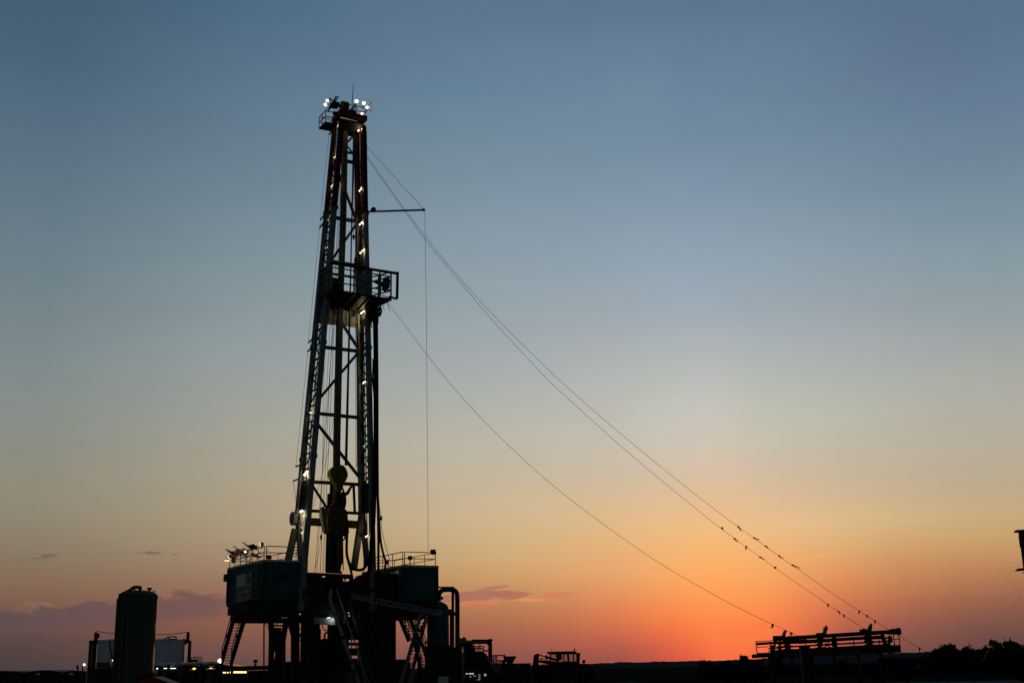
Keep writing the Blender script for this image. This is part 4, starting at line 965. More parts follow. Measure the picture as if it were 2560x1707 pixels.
m = MB(); a_, b_ = uz(950, 1600, .9)[0], uz(990, 1600, .9)[0]; m.hexa([RP(a_, .9, 0), RP(b_, .9, 0), RP(b_, 1.8, 0), RP(a_, 1.8, 0), RP(a_, .9, zfb + .3), RP(b_, .9, zfb + .3), RP(b_, 1.8, zfb + .3), RP(a_, 1.8, zfb + .3)]); m.build('box_column', 'dark_steel', sub)
m = MB(); a_, b_ = uz(826, 1600, 2.4)[0], uz(872, 1600, 2.4)[0]; m.hexa([RP(a_, 2.4, 0), RP(b_, 2.4, 0), RP(b_, 2.9, 0), RP(a_, 2.9, 0), RP(a_, 2.4, zfb + .3), RP(b_, 2.4, zfb + .3), RP(b_, 2.9, zfb + .3), RP(a_, 2.9, zfb + .3)]); m.build('box_column', 'dark_steel', sub)
m = MB(); a_, b_ = uz(904, 1600, 2.4)[0], uz(950, 1600, 2.4)[0]; m.hexa([RP(a_, 2.4, 0), RP(b_, 2.4, 0), RP(b_, 2.9, 0), RP(a_, 2.9, 0), RP(a_, 2.4, zfb + .3), RP(b_, 2.4, zfb + .3), RP(b_, 2.9, zfb + .3), RP(a_, 2.9, zfb + .3)]); m.build('box_column', 'dark_steel', sub)
m = MB(); a_, b_ = uz(790, 1548, .4)[0], uz(808, 1548, .4)[0]
m.hexa([PF(786, 1558, .2), PF(838, 1562, .2), PF(838, 1562, .2) + B * .4, PF(786, 1558, .2) + B * .4, PF(786, 1543, .2), PF(838, 1543, .2), PF(838, 1543, .2) + B * .4, PF(786, 1543, .2) + B * .4]); m.build('cellar_deck', 'grey_steel', sub)
m = MB(); m.tube([PF(660, 1548, .4), PF(659.5, 1740, .4)], .045, 6); m.tube(curve([PF(661, 1552, .4), PF(664, 1562, .4), PF(672, 1569, .5)]), .02, 5); m.build('drain_pipe', 'dark_steel', sub)
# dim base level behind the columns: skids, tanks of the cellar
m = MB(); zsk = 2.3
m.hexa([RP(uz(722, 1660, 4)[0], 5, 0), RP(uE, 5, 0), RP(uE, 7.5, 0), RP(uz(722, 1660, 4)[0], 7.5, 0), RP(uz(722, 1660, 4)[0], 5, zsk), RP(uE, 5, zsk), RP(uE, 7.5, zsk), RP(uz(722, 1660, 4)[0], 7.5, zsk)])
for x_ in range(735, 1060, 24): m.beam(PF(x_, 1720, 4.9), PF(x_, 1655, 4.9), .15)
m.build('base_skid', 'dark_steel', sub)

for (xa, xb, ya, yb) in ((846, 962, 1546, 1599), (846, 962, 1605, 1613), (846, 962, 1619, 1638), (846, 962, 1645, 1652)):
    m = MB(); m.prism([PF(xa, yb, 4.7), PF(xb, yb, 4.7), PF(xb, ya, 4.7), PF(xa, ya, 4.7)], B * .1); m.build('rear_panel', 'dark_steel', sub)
t = thing('accumulator_tank', 'dark round topped tank between two columns under the rig floor', 'tank', PF(812, 1700, 3.6))
m = MB(); c_ = PF(811, 1640, 3.6); c_.z = 0; zt_ = PF(811, 1595, 3.6).z; m.lathe(c_, [(.42, 0), (.42, zt_ - .2), (.3, zt_ - .05), (.02, zt_)], 20); m.build('shell', 'dark_steel', t)
m = MB(); m.tube(curve([c_ + UP * zt_, c_ + UP * (zt_ + .25), c_ + UP * (zt_ + .4) + A * .25, c_ + UP * (zt_ + .2) + A * .5]), .06, 6); m.beam(c_ + UP * (zt_ - .3) - A * .3, c_ + UP * (zt_ + .6) - A * .3, .05); m.build('pipe', 'dark_steel', t)
# floor machinery seen between the mast feet
def fbox(name, label, cat, xa, xb, ya, yb, d, dep_, mat, extra=None, group=None):
    a_, b_ = PF(xa, yb, d), PF(xb, yb, d); z_ = PF((xa + xb) / 2, ya, d).z; p0 = RP((a_ - O).dot(A), d, min(a_.z, b_.z)); u_, w_ = (a_ - O).dot(A), (b_ - O).dot(A); zz0 = p0.z
    t = thing(name, label, cat, p0, group)
    m = MB(); e = .04
    m.hexa([RP(u_, d, zz0), RP(w_, d, zz0), RP(w_, d + dep_, zz0), RP(u_, d + dep_, zz0), RP(u_ + e, d + e, z_), RP(w_ - e, d + e, z_), RP(w_ - e, d + dep_ - e, z_), RP(u_ + e, d + dep_ - e, z_)])
    m.build('casing', mat, t)
    m = MB()
    for k in range(4): m.beam(RP(lerp(u_, w_, (k + .5) / 4), d - .03, zz0 + .1), RP(lerp(u_, w_, (k + .5) / 4), d - .03, z_ - .1), .06, .04)
    m.build('rib', 'dark_steel', t)
    return t
t = thing('drawworks', 'dark winch housing under a long top beam behind the left mast foot', 'drawworks', RP(uz(800, 1500, 3)[0], 3, zfl))
p, q = PF(752, 1435, 2.6), PF(878, 1441, 2.6); MB().beam(p, q, .35, .26).build('top_beam', 'dark_steel', t)
for xa, xb, ya, yb in ((752, 799, 1438, 1535), (812, 858, 1440, 1535), (799, 812, 1467, 1535), (858, 880, 1452, 1535)):
    m = MB(); m.prism([PF(xa, yb, 2.7), PF(xb, yb, 2.7), PF(xb, ya, 2.7), PF(xa, ya, 2.7)], B * 1.2); m.build('housing', 'dark_steel', t)
m = MB(); m.beam(PF(799, 1440, 2.65), PF(814, 1460, 2.65), .1); m.beam(PF(799, 1446, 2.65), PF(812, 1446, 2.65), .12); m.build('brace', 'dark_steel', t)
m = MB(); m.lathe(PF(838, 1452, 2.5), [(.1, 0), (.34, 0), (.36, .06), (.34, .12), (.1, .12)], 20, B); m.build('brake_wheel', 'dark_steel', t)
p = PF(809, 1440.8, 2.4); t = thing('bulkhead_lamp', 'dull orange lamp under the top beam of the winch housing', 'light', p, 'lamps under the rig floor'); MB().ball(p, .11, 8, .4).build('bulb', 'dim_glow', t); MB().box(p + UP * .06, .26, .1, .03).build('fixture', 'dark_steel', t)
t = thing('iron_roughneck', 'dark pipe wrench machine standing on the floor right of the top drive', 'machine', RP(uz(890, 1480, 1)[0], 1, zfl))
m = MB()
for xa, xb, ya, yb in ((870, 884, 1452, 1530), (884, 896, 1446, 1530), (896, 930, 1450, 1530), (905, 917, 1437, 1470), (926, 950, 1440, 1532)):
    m.prism([PF(xa, yb, 1.6), PF(xb, yb, 1.6), PF(xb - 1, ya, 1.6), PF(xa + 1, ya, 1.6)], B * .8)
m.build('body', 'dark_steel', t)
m = MB(); m.tube(curve([PF(x_, y_, 1.4) for x_, y_ in [(861, 1450), (866, 1443), (872, 1442), (877, 1448)]]), .06, 6); m.tube(curve([PF(x_, y_, 1.4) for x_, y_ in [(888, 1447), (900, 1444), (912, 1437), (918, 1432)]]), .07, 6); m.build('hose', 'rubber', t)
m = MB()
for k in range(9): m.beam(PF(888 + k * 3.2, 1440 - k, 1.3), PF(888 + k * 3.2, 1452, 1.3), .05)
m.build('valve_stem', 'dark_steel', t)
fbox('tool_cabinet', 'dark ribbed cabinet between the right mast foot and the right cabin', 'cabinet', 950, 1003, 1432, 1535, 1.2, 1.5, 'dark_steel')
fbox('control_console', 'grey box at the foot of the left mast leg on the rig floor', 'cabinet', 755, 772, 1465, 1500, -.3, .5, 'grey_steel')

# -------------------------------------------------------------- V-door ramp and pipe slide
def stair(name, label, tl, tr, bl, br, d_top, d_bot, n_tread, rails, group='stairs around the rig', grate=0, hr=.95, wide=None, mat='dark_steel'):
    """stringers tl-bl and tr-br with treads; pixel corners, top on plane d_top, foot on plane d_bot"""
    a_, b_, c_, e_ = PF(*tl, d_top), PF(*tr, d_top), PF(*bl, d_bot), PF(*br, d_bot)
    b_.z = a_.z; e_.z = c_.z
    t = thing(name, label, 'stairs', c_, group)
    for p, q in ((a_, c_), (b_, e_)): MB().beam(p, q, .1, .26).build('stringer', mat, t)
    m = MB(); run = (c_ - a_); run.z = 0; run = run.normalized() if run.length > .01 else B
    for k in range(n_tread):
        s = (k + .5) / n_tread; p, q = a_.lerp(c_, s), b_.lerp(e_, s)
        m.beam(p, q, .26, .04)
        for j in range(1, grate + 1): 
            x = p.lerp(q, j / (grate + 1)); x2 = a_.lerp(c_, min(1, s + 1 / n_tread)).lerp(b_.lerp(e_, min(1, s + 1 / n_tread)), j / (grate + 1)); m.beam(x, x2, .05)
    m.build('tread', mat, t)
    m = MB()
    for p, q in rails and ((a_, c_), (b_, e_)):
        for hh in (hr, hr * .55): m.beam(p + UP * hh, q + UP * hh, .045)
        for s in (0.02, .33, .66, .98): x = p.lerp(q, s); m.beam(x, x + UP * hr, .045)
    if rails: m.build('handrail', mat, t)
    return t
stair('steel_stairs', 'steep open stairs under the far end of the left cabin', (588, 1535), (615.5, 1538), (553, 1662), (577, 1664), 5.2, 6.8, 17, True)
stair('steel_stairs', 'open grated stairs under the right cabin left of the vessel', (996, 1537), (1022, 1538), (1023, 1602), (1047, 1602), 2.6, 2.6, 9, True, grate=2)
stair('steel_stairs', 'dim lower stairs right of the pipe slide', (896, 1565), (914, 1567), (934, 1712), (962, 1714), -1.8, -4.2, 16, True, grate=2)
stair('steel_stairs', 'dim stairs descending right below the crossed trestle', (1034, 1600), (1052, 1602), (1062, 1715), (1090, 1717), -1.0, -3.2, 14, True)
ramp = thing('pipe_ramp', 'dark steep ramp from the rig floor down to the pipe catwalk in front', 'ramp', PF(930, 1700, -4.6))
a_, b_ = PF(872, 1500, -.3), PF(908, 1506, -.3); c_, e_ = PF(930, 1712, -4.4), PF(982, 1716, -4.4)
b_.z = a_.z; e_.z = c_.z
m = MB(); n_ = (c_ - a_).cross(b_ - a_).normalized(); n_ = n_ if n_.z > 0 else -n_
m.hexa([a_ - n_ * .12, b_ - n_ * .12, e_ - n_ * .12, c_ - n_ * .12, a_, b_, e_, c_]); m.build('deck', 'dark_steel', ramp)
for p, q in ((a_, c_), (b_, e_)): MB().beam(p + n_ * .1, q + n_ * .1, .16, .3, up=n_).build('side_beam', 'dark_steel', ramp)
m = MB()
for k in range(1, 12): p, q = a_.lerp(c_, k / 12), b_.lerp(e_, k / 12); m.beam(p + n_ * .02, q + n_ * .02, .08, .06)
m.build('rib', 'dark_steel', ramp)
t = thing('pipe_slide', 'pale grey tube slide slanting from the rig floor to the ground', 'slide', PF(898, 1700, -3.6))
pts = [PF(828.5, 1474, -.3), PF(826, 1490, -.4), PF(826.5, 1502, -.6), PF(838, 1538, -1.3), PF(858, 1594, -2.2), PF(879, 1655, -3.1), PF(886, 1676, -3.5), PF(898, 1712, -4.0)]
m = MB(); m.tube(curve(pts, 5), .115, 10); m.build('tube', 'grey_steel', t)
m = MB()
for p, q in zip((pts[4], pts[5], pts[6]), (pts[5], pts[6], pts[7])): m.beam(p.lerp(p + (p - q).normalized() * .1, .5), p + (q - p).normalized() * .12, .3)
m.build('flange', 'dark_steel', t)
m = MB(); m.box(pts[6] - UP * .45 - A * .1, .75, .5, .8); m.build('foot_box', 'tank_grey', t)
t = thing('ramp_handrail', 'thin pale handrails slanting beside the pipe slide', 'handrail', PF(905, 1700, -3.4))
m = MB()
for pts in ([(841, 1472, -.2), (853, 1505, -.8), (870, 1560, -1.8), (900, 1640, -3.0), (915, 1712, -3.9)], [(850, 1500, -.3), (869, 1560, -1.4), (896, 1625, -2.4)], [(862, 1530, -.8), (860, 1560, -1.4)], [(880, 1575, -1.6), (878, 1620, -2.4)], [(896, 1625, -2.6), (894, 1660, -3.0)], [(896, 1640, -2.8), (925, 1712, -3.9)]):
    m.tube([PF(*p) for p in pts], .035, 6)
m.build('rail', 'galvanised', t)
# long pale lattice beam in front of the right cabin
t = thing('lattice_walkway', 'pale slotted ladder-like beam slanting across below the right cabin', 'walkway', PF(990, 1505, -.6))
p, q = PF(880, 1484, -.6), PF(1108, 1529, -.6); p2, q2 = PF(883, 1496, -.6), PF(1094, 1537, -.6)
MB().beam(p, q, .12, .09).build('chord', 'grey_steel', t); MB().beam(p2, q2, .12, .1).build('chord', 'grey_steel', t)
m = MB()
for k in range(27):
    s = (k + .3) / 27
    if k in (11, 17): continue
    m.beam(p.lerp(q, s), p2.lerp(q2, s + .004), .12, .1 if k not in (0, 1, 26) else .35)
m.build('rung', 'grey_steel', t)
MB().prism([PF(x_, y_, -.5) for x_, y_ in [(880, 1485), (1108, 1530), (1094, 1537), (883, 1496)]], B * .05).build('back_plate', 'dark_steel', t)
# crossed trestle leg under its outer end
t = thing('trestle', 'dark lattice trestle leg crossing in front of the stairs right of the rig', 'trestle', PF(1012, 1710, -1.2))
for (p, q) in (((1052, 1535), (1000, 1715)), ((1067, 1538), (1020, 1718))): MB().beam(PF(*p, -.8), PF(*q, -1.6), .17).build('leg', 'grey_steel', t)
m = MB()
for k in range(9):
    s = k / 9; a_, b_ = PF(1052, 1535, -.8).lerp(PF(1000, 1715, -1.6), s), PF(1067, 1538, -.8).lerp(PF(1020, 1718, -1.6), s); a2 = PF(1052, 1535, -.8).lerp(PF(1000, 1715, -1.6), s + 1 / 9)
    m.beam(a_, b_, .05); m.beam(b_, a2, .05)
m.beam(PF(1046, 1574, -.9), PF(1056, 1576, -.9), .2); m.build('lattice', 'dark_steel', t)
# small lamps and lit plates below the floor
p = PF(822, 1542.5, .1); t = thing('work_light', 'small white lamp under the rig floor left of the pipe slide', 'floodlight', p, 'lamps under the rig floor')
MB().prism([PF(819, 1543.5, .1), PF(825, 1542, .1), PF(825, 1543.3, .1), PF(819, 1544.5, .1)], B * .1).build('lens', 'lamp_glow', t); spill(p - B * .12 + A * .25 - UP * .12, 3.5, t, (.9, 1, .85)); MB().box(p + B * .15 + UP * .06, .25, .15, .1).build('housing', 'dark_steel', t)
# gas separator vessel with its looping vent pipes
sep = thing('separator_vessel', 'dark teal upright pressure vessel with a looping vent pipe right of the right cabin', 'vessel', PF(1095, 1640, 1.4))
DV = 2.0; ua, ub_ = uz(1069.5, 1560, DV)[0], uz(1120, 1560, DV)[0]; uc = (ua + ub_) / 2; rv = (ub_ - ua) / 2 * .96
zt, zm = PF(1112, 1494, DV).z - .0, PF(1118, 1508, DV).z
m = MB(); c = RP(uc, DV, 0); z0 = PF(1095, 1617, DV).z
m.lathe(c, [(rv, z0), (rv, zm - .4)] + [(rv * math.cos(a_), zm - .4 + rv * .75 * math.sin(a_)) for a_ in [math.pi / 2 * i / 8 for i in range(1, 8)]] + [(.02, zm - .4 + rv * .75)], 36); m.build('shell', 'teal_paint', sep)
m = MB()
for k in range(4): m.beam(c + A * rv * .75 * (1 if k % 2 else -1) + B * rv * .75 * (1 if k > 1 else -1), c + A * rv * .75 * (1 if k % 2 else -1) + B * rv * .75 * (1 if k > 1 else -1) + UP * (z0 + .1), .2)
m.lathe(c, [(rv + .04, z0 - .06), (rv + .04, z0 + .1)], 36); m.build('skirt', 'dark_steel', sep)
m = MB(); pts = [(1097, 1502), (1097, 1490), (1100, 1480), (1106, 1475), (1114, 1473.5), (1128, 1473.5), (1136, 1475), (1141, 1480), (1143, 1490), (1143.5, 1520), (1143.5, 1560), (1143.5, 1720)]
m.tube(curve([PF(*p, DV) for p in pts], 5), .155, 14); m.build('vent_pipe', 'teal_dark', sep)
m = MB(); m.tube([PF(1132, 1468, DV), PF(1132, 1722, DV)], .095, 12); m.tube([PF(1129.5, 1526, DV), PF(1130, 1722, DV)], .14, 12); m.build('riser', 'teal_dark', sep)
m = MB(); m.beam(PF(1118, 1533, DV), PF(1146, 1534, DV), .3, .22); m.beam(PF(1120, 1526, DV), PF(1130, 1526, DV), .2); m.beam(PF(1092, 1467.5, DV), PF(1135, 1467.5, DV), .1); m.build('pipe_clamp', 'dark_steel', sep)
m = MB(); m.beam(PF(1100, 1488, DV), PF(1105, 1496, DV), .06); m.lathe(PF(1105.5, 1498, DV), [(.06, 0), (.08, .06), (.03, .2)], 8); m.lathe(PF(1099, 1489, DV), [(.05, 0), (.09, .06), (.03, .15)], 8); m.build('relief_valve', 'dark_steel', sep)
# pale notice board low in front
p = PF(1108, 1690, -1.5); t = thing('notice_board', 'pale blank notice board low beside the vessel foot', 'sign', RP(uz(1108, 1690, -1.5)[0], -1.5, 0))
m = MB(); m.prism([PF(1096, 1712, -1.5), PF(1121, 1713, -1.5), PF(1121, 1690.5, -1.5), PF(1096, 1690, -1.5)], B * .04); m.build('board', 'sign_white', t)
m = MB()
for x_ in (1099, 1118): MB().beam(RP(uz(x_, 1705, -1.45)[0], -1.44, 0), PF(x_, 1692, -1.44), .06).build('post', 'dark_steel', t)

# small glints and loose lines under the rig floor
for (x_, y_, d_, l_) in [(871.5, 1531.5, .1, 'dim yellow lamp under the rig floor just right of the pipe slide, upper of two'), (873, 1538.5, .1, 'dim yellow lamp under the rig floor just right of the pipe slide, lower of two'), (750, 1534.5, .2, 'dim yellow lamp on the floor beam left of the box column')]:
    p = PF(x_, y_, d_); t = thing('bulkhead_lamp', l_, 'light', p, 'lamps under the rig floor'); MB().ball(p, .055, 8, .7).build('bulb', 'dim_glow', t); MB().box(p + B * .1 + UP * .03, .2, .12, .12).build('fixture', 'dark_steel', t)
p = PF(716, 1543, .3); t = thing('strip_light', 'dim yellowish strip lamp under the floor beam above the V braces', 'light', p, 'lamps under the rig floor'); MB().beam(PF(703, 1543.6, .3), PF(718, 1542.6, .3), .05).build('tube', 'weak_glow', t); MB().beam(PF(702, 1542, .3), PF(719, 1541, .3), .1, .06).build('fixture', 'dark_steel', t)
for k, (pts, l_) in enumerate([([(664, 1545), (672, 1562), (684, 1566), (694, 1556), (702, 1546)], 'black cable sagging under the left cabin between the column heads'), ([(722, 1546), (730, 1560), (742, 1562), (752, 1548)], 'black cable sagging under the floor beam left of the box column'), ([(962, 1540), (975, 1556), (986, 1553), (994, 1542)], 'black cable sagging under the right cabin beside the grated stairs'),
        ([(1026, 1536), (1036, 1548), (1046, 1546), (1054, 1538)], 'black cable sagging between grated stairs and trestle top'), ([(800, 1546), (808, 1570), (818, 1574), (828, 1552)], 'black cable sagging in the gap left of the pipe slide')]):
    cable('sagging_cable', curve([PF(*p_, .35) for p_ in pts]), .03, l_, 'cable', 'loose cables under the rig floor', 'rubber')
t = thing('standpipe_manifold', 'dark cluster of valves and upright pipes at the foot of the right mast leg', 'valves', PF(915, 1470, -.2))
m = MB()
for x_, y0_, y1_ in ((886, 1452, 1500), (893, 1446, 1500), (899, 1449, 1500), (911, 1443, 1500), (920, 1447, 1500), (940, 1438, 1500), (948, 1446, 1500)):
    m.tube([PF(x_, y1_, -.2), PF(x_, y0_, -.2)], .07, 8)
m.build('upright_pipe', 'dark_steel', t)
m = MB(); m.tube([PF(884, 1470, -.25), PF(950, 1474, -.25)], .09, 8); m.tube([PF(888, 1458, -.15), PF(922, 1459, -.15)], .06, 8); m.build('cross_pipe', 'dark_steel', t)
for x_, y_ in ((886, 1452), (899, 1449), (911, 1443), (940, 1438)):
    m = MB(); c_ = PF(x_, y_, -.2); m.lathe(c_, [(.02, 0), (.15, .0), (.15, .03), (.02, .03)], 12, B); m.build('hand_wheel', 'red_paint', t)

# ================================================================== LEFT YARD
EX = V((1, 0, 0)); EY = V((0, 1, 0))
def pxbox(m, xa, ya, xb, yb, Y, depth, z0=None):
    """box whose front face stands on the vertical plane at distance Y"""
    a_, b_, c_ = PY(xa, yb, Y), PY(xb, yb, Y), PY((xa + xb) / 2, ya, Y); zl = a_.z if z0 is None else z0
    m.hexa([V((a_.x, Y, zl)), V((b_.x, Y, zl)), V((b_.x, Y + depth, zl)), V((a_.x, Y + depth, zl)), V((a_.x, Y, c_.z)), V((b_.x, Y, c_.z)), V((b_.x, Y + depth, c_.z)), V((a_.x, Y + depth, c_.z))]); return m
# tall silo
Ys = 66.0
silo = thing('silo', 'tall dark grey cylindrical silo with a pipe frame on its left side', 'silo', PY(335, 1700, Ys) * 1)
silo.location.z = 0; silo['_at'] = tuple(silo.location)
cs = V((PY(345, 1600, Ys).x, Ys, 0)); rs = abs(PY(391.5, 1500, Ys).x - PY(300, 1500, Ys).x) / 2
cs.x = PY(391.5, 1500, Ys).x - rs
zs_ = PY(345, 1486, Ys).z
m = MB(); m.lathe(cs, [(rs, .5), (rs, zs_ - .1)] + [(rs * math.cos(a_), zs_ - .1 + .34 * math.sin(a_) ** .8) for a_ in [math.pi / 2 * i / 10 for i in range(1, 10)]] + [(.02, zs_ + .24)], 56); m.build('shell', 'tank_grey', silo)
m = MB()
for k in range(1, 4): m.lathe(cs, [(rs + .02, k * zs_ / 4 - .03), (rs + .02, k * zs_ / 4 + .03)], 56)
m.build('seam', 'tank_grey', silo)
m = MB()
fx = [PY(x_, 1500, Ys).x for x_ in (297.5, 303, 309, 318, 330)]
for i, x_ in enumerate(fx): m.beam(V((x_, Ys - rs * (.15 + .19 * i), 0)), V((x_, Ys - rs * (.15 + .19 * i), zs_ + .1 - .1 * abs(i - 3))), .13 if i != 2 else .2)
for k in range(1, 6):
    z_ = zs_ * k / 5.4
    for i in range(4): m.beam(V((fx[i], Ys - rs * (.15 + .19 * i), z_)), V((fx[i + 1], Ys - rs * (.15 + .19 * (i + 1)), z_ + (.05 if i % 2 else 0))), .1)
m.build('side_frame', 'dark_steel', silo)
m = MB()
tp = [PY(x_, y_, Ys - rs * .4) for x_, y_ in [(298, 1487), (306, 1483), (318, 1477), (326, 1473)]]; m.tube(curve(tp), .07, 8)
m.tube(curve([PY(x_, y_, Ys - .5) for x_, y_ in [(317, 1482), (325, 1475), (333, 1468.5), (340, 1467), (352, 1468)]], 5), .09, 8)
m.tube([PY(352, 1468, Ys - .5), PY(350, 1474, Ys - .4)], .08, 8); m.tube([PY(334, 1469, Ys - .5), PY(337, 1476, Ys - .3)], .05, 8)
m.build('top_pipe', 'dark_steel', silo)
m = MB(); c = PY(373.5, 1477, Ys); m.lathe(c - UP * .12, [(.06, 0), (.06, .18), (.14, .22), (.14, .3)], 12); m.tube([PY(x_, y_, Ys) for x_, y_ in [(382, 1479), (384, 1476), (388, 1477), (387, 1480)]], .025, 6); m.tube([PY(391, 1488, Ys - .1), PY(394, 1490, Ys - .1), PY(392, 1500, Ys - .1)], .03, 6); m.build('vent', 'dark_steel', silo)
m = MB(); 
for k in range(4): a_ = math.pi / 4 + k * math.pi / 2; m.beam(cs + V((rs * .8 * math.cos(a_), rs * .8 * math.sin(a_), 0)), cs + V((rs * .8 * math.cos(a_), rs * .8 * math.sin(a_), .6)), .25)
m.build('leg', 'dark_steel', silo)
# pair of pale water tanks behind, with platform frames
Yt = 96.0
def wtank(xa, xb, yt, Y, label):
    r_ = (PY(xb, 1620, Y).x - PY(xa, 1620, Y).x) / 2; c = V((PY(xa, 1620, Y).x + r_, Y, 0)); zt = PY((xa + xb) / 2, yt, Y - r_).z
    t = thing('water_tank', label, 'tank', c, 'pale tanks behind the silo')
    m = MB(); m.lathe(c, [(r_, 0), (r_, zt - .12), (r_ + .05, zt - .1), (r_ + .05, zt), (r_ * .4, zt + .12), (.02, zt + .16)], 48); m.build('shell', 'tank_white', t)
    m = MB()
    for k in range(1, 4): m.lathe(c, [(r_ + .012, zt * k / 4 - .02), (r_ + .012, zt * k / 4 + .02)], 48)
    m.build('seam', 'tank_white', t)
    return t, c, r_, zt
t1, c1_, r1_, z1_ = wtank(246, 336, 1598.5, Yt, 'pale round tank whose top shows left of the tall silo')
m = MB(); m.tube(curve([PY(274, 1599, Yt - r1_), PY(275, 1615, Yt - r1_), PY(278, 1635, Yt - r1_), PY(282, 1650, Yt - r1_)]), .05, 6); m.build('drain_hose', 'rubber', t1)
t2, c2_, r2_, z2_ = wtank(352, 462, 1598, Yt, 'pale round tank right of the tall silo, a coiled hose on its top')
m = MB(); m.tube(curve([PY(x_, y_, Yt - 2) for x_, y_ in [(411, 1598), (418, 1593), (427, 1590.5), (437, 1591), (441, 1594), (438, 1597), (428, 1597), (420, 1594.5)]]), .05, 6); m.build('hose_coil', 'rubber', t2)
m = MB(); m.tube([PY(457, 1612, Yt - 1.2), PY(455.5, 1655, Yt - 1.2)], .05, 6); m.tube([PY(461, 1612, Yt - 1.2), PY(459.5, 1655, Yt - 1.2)], .05, 6)
for k in range(10): y_ = 1614 + k * 4.2; m.beam(PY(457, y_, Yt - 1.2), PY(461, y_, Yt - 1.2), .05)
m.build('ladder', 'galvanised', t2)
fr = thing('platform_frame', 'open steel post frame beside the pale tank left of the silo', 'frame', V((PY(230, 1650, Yt).x, Yt, 0)), 'post frames beside the pale tanks')
for (xa, ya, xb) in ((227.5, 1603, 221), (240, 1580, 233), (236.5, 1602, 229)):
    m = MB(); p = PY(xa, ya, Yt); m.beam(V((PY(xb, 1690, Yt).x, Yt, 0)), V((PY(xb, 1690, Yt).x + (p.x - PY(xa, 1690, Yt).x) * 0 + .0, Yt, p.z)), .19 if xa != 240 else .22); m.build('post', 'dark_steel', fr)
m = MB(); a_, b_ = PY(225, 1603, Yt), PY(250, 1601, Yt); m.beam(a_, b_, .5, .16); m.beam(PY(236, 1612, Yt), PY(250, 1602, Yt), .12); m.build('catwalk', 'dark_steel', fr)
m = MB(); p = PY(245, 1588, Yt); m.lathe(p - UP * .2, [(.08, 0), (.14, .1), (.12, .3), (.03, .38)], 10); m.beam(p + UP * .15, PY(240, 1581, Yt), .05); m.build('pulley', 'dark_steel', fr)
fr2 = thing('platform_frame', 'steel post frame with a low railing beside the coiled hose tank', 'frame', V((PY(472, 1650, Yt).x, Yt, 0)), 'post frames beside the pale tanks')
m = MB(); m.beam(V((PY(472.5, 1650, Yt).x, Yt, 0)), V((PY(472.5, 1650, Yt).x, Yt, PY(474, 1602, Yt).z)), .2); m.build('post', 'dark_steel', fr2); m = MB(); m.beam(V((PY(469.5, 1600, Yt).x, Yt, PY(469, 1604, Yt).z)), V((PY(469.5, 1600, Yt).x, Yt, PY(469.5, 1579, Yt).z)), .19); m.build('post', 'dark_steel', fr2)
m = MB(); m.beam(PY(458, 1599, Yt), PY(475, 1603, Yt), .5, .2); m.beam(PY(462, 1609, Yt), PY(470, 1602, Yt), .16); m.build('catwalk', 'dark_steel', fr2)
m = MB()
for x_ in (478, 485, 490, 496, 503): m.beam(PY(x_, 1657, Yt), PY(x_, 1640.5 if x_ > 480 else 1643, Yt), .05)
for y_ in (1641, 1648): m.beam(PY(464, y_ + 3, Yt), PY(503, y_, Yt), .05)
m.build('railing', 'dark_steel', fr2)
m = MB(); m.ball(PY(483, 1653, Yt), .35, 10, .5); m.build('motor', 'dark_steel', fr2)
cable('sagging_wire', curve([PY(241, 1577, Yt), PY(265, 1580.5, Yt), PY(300, 1584, Yt + 1), PY(352, 1586.5, Yt + 1), PY(430, 1584, Yt), PY(469, 1579, Yt)]), .025, 'thin wire strung across above the pale tanks behind the silo', 'cable')
# pump shelter with a pale sheet roof edge and tube lamps under it
Yc = 84.0
sh = thing('pump_shelter', 'long low open shelter with a pale sheet roof edge between silo and left stairs', 'shelter', V((PY(460, 1690, Yc).x, Yc, 0)))
a_, b_ = PY(330, 1660.5, Yc), PY(548, 1660.3, Yc); zr_ = a_.z
m = MB(); n_ = 30
for k in range(n_):
    x0_, x1_ = lerp(a_.x, b_.x, k / n_), lerp(a_.x, b_.x, (k + 1) / n_); dz_ = .02 * math.sin(k * 1.7) 
    m.hexa([V((x0_, Yc - .12, zr_ - .07 + dz_)), V((x1_, Yc - .12, zr_ - .07 + dz_)), V((x1_, Yc + 9, zr_ - .35)), V((x0_, Yc + 9, zr_ - .35)), V((x0_, Yc + .06, zr_ + .07 + dz_)), V((x1_, Yc + .06, zr_ + .07 + dz_)), V((x1_, Yc + 9, zr_ - .25)), V((x0_, Yc + 9, zr_ - .25))])
m.build('roof', 'roof_sheet', sh)
for k in range(6):
    x_ = lerp(a_.x + .2, b_.x - .2, k / 5); MB().beam(V((x_, Yc + .3, 0)), V((x_, Yc + .3, zr_ - .08)), .16).build('post', 'dark_steel', sh); MB().beam(V((x_, Yc + 8.6, 0)), V((x_, Yc + 8.6, zr_ - .4)), .16).build('post', 'dark_steel', sh)
m = MB(); m.hexa([V((a_.x, Yc + 8.8, 0)), V((b_.x, Yc + 8.8, 0)), V((b_.x, Yc + 8.95, 0)), V((a_.x, Yc + 8.95, 0)), V((a_.x, Yc + 8.8, zr_ - .4)), V((b_.x, Yc + 8.8, zr_ - .4)), V((b_.x, Yc + 8.95, zr_ - .4)), V((a_.x, Yc + 8.95, zr_ - .4))]); m.build('back_wall', 'dark_steel', sh)
m = MB(); m.beam(a_ - UP * .16 + EY * .2, b_ - UP * .16 + EY * .2, .1, .12); m.build('roof_beam', 'dark_steel', sh)
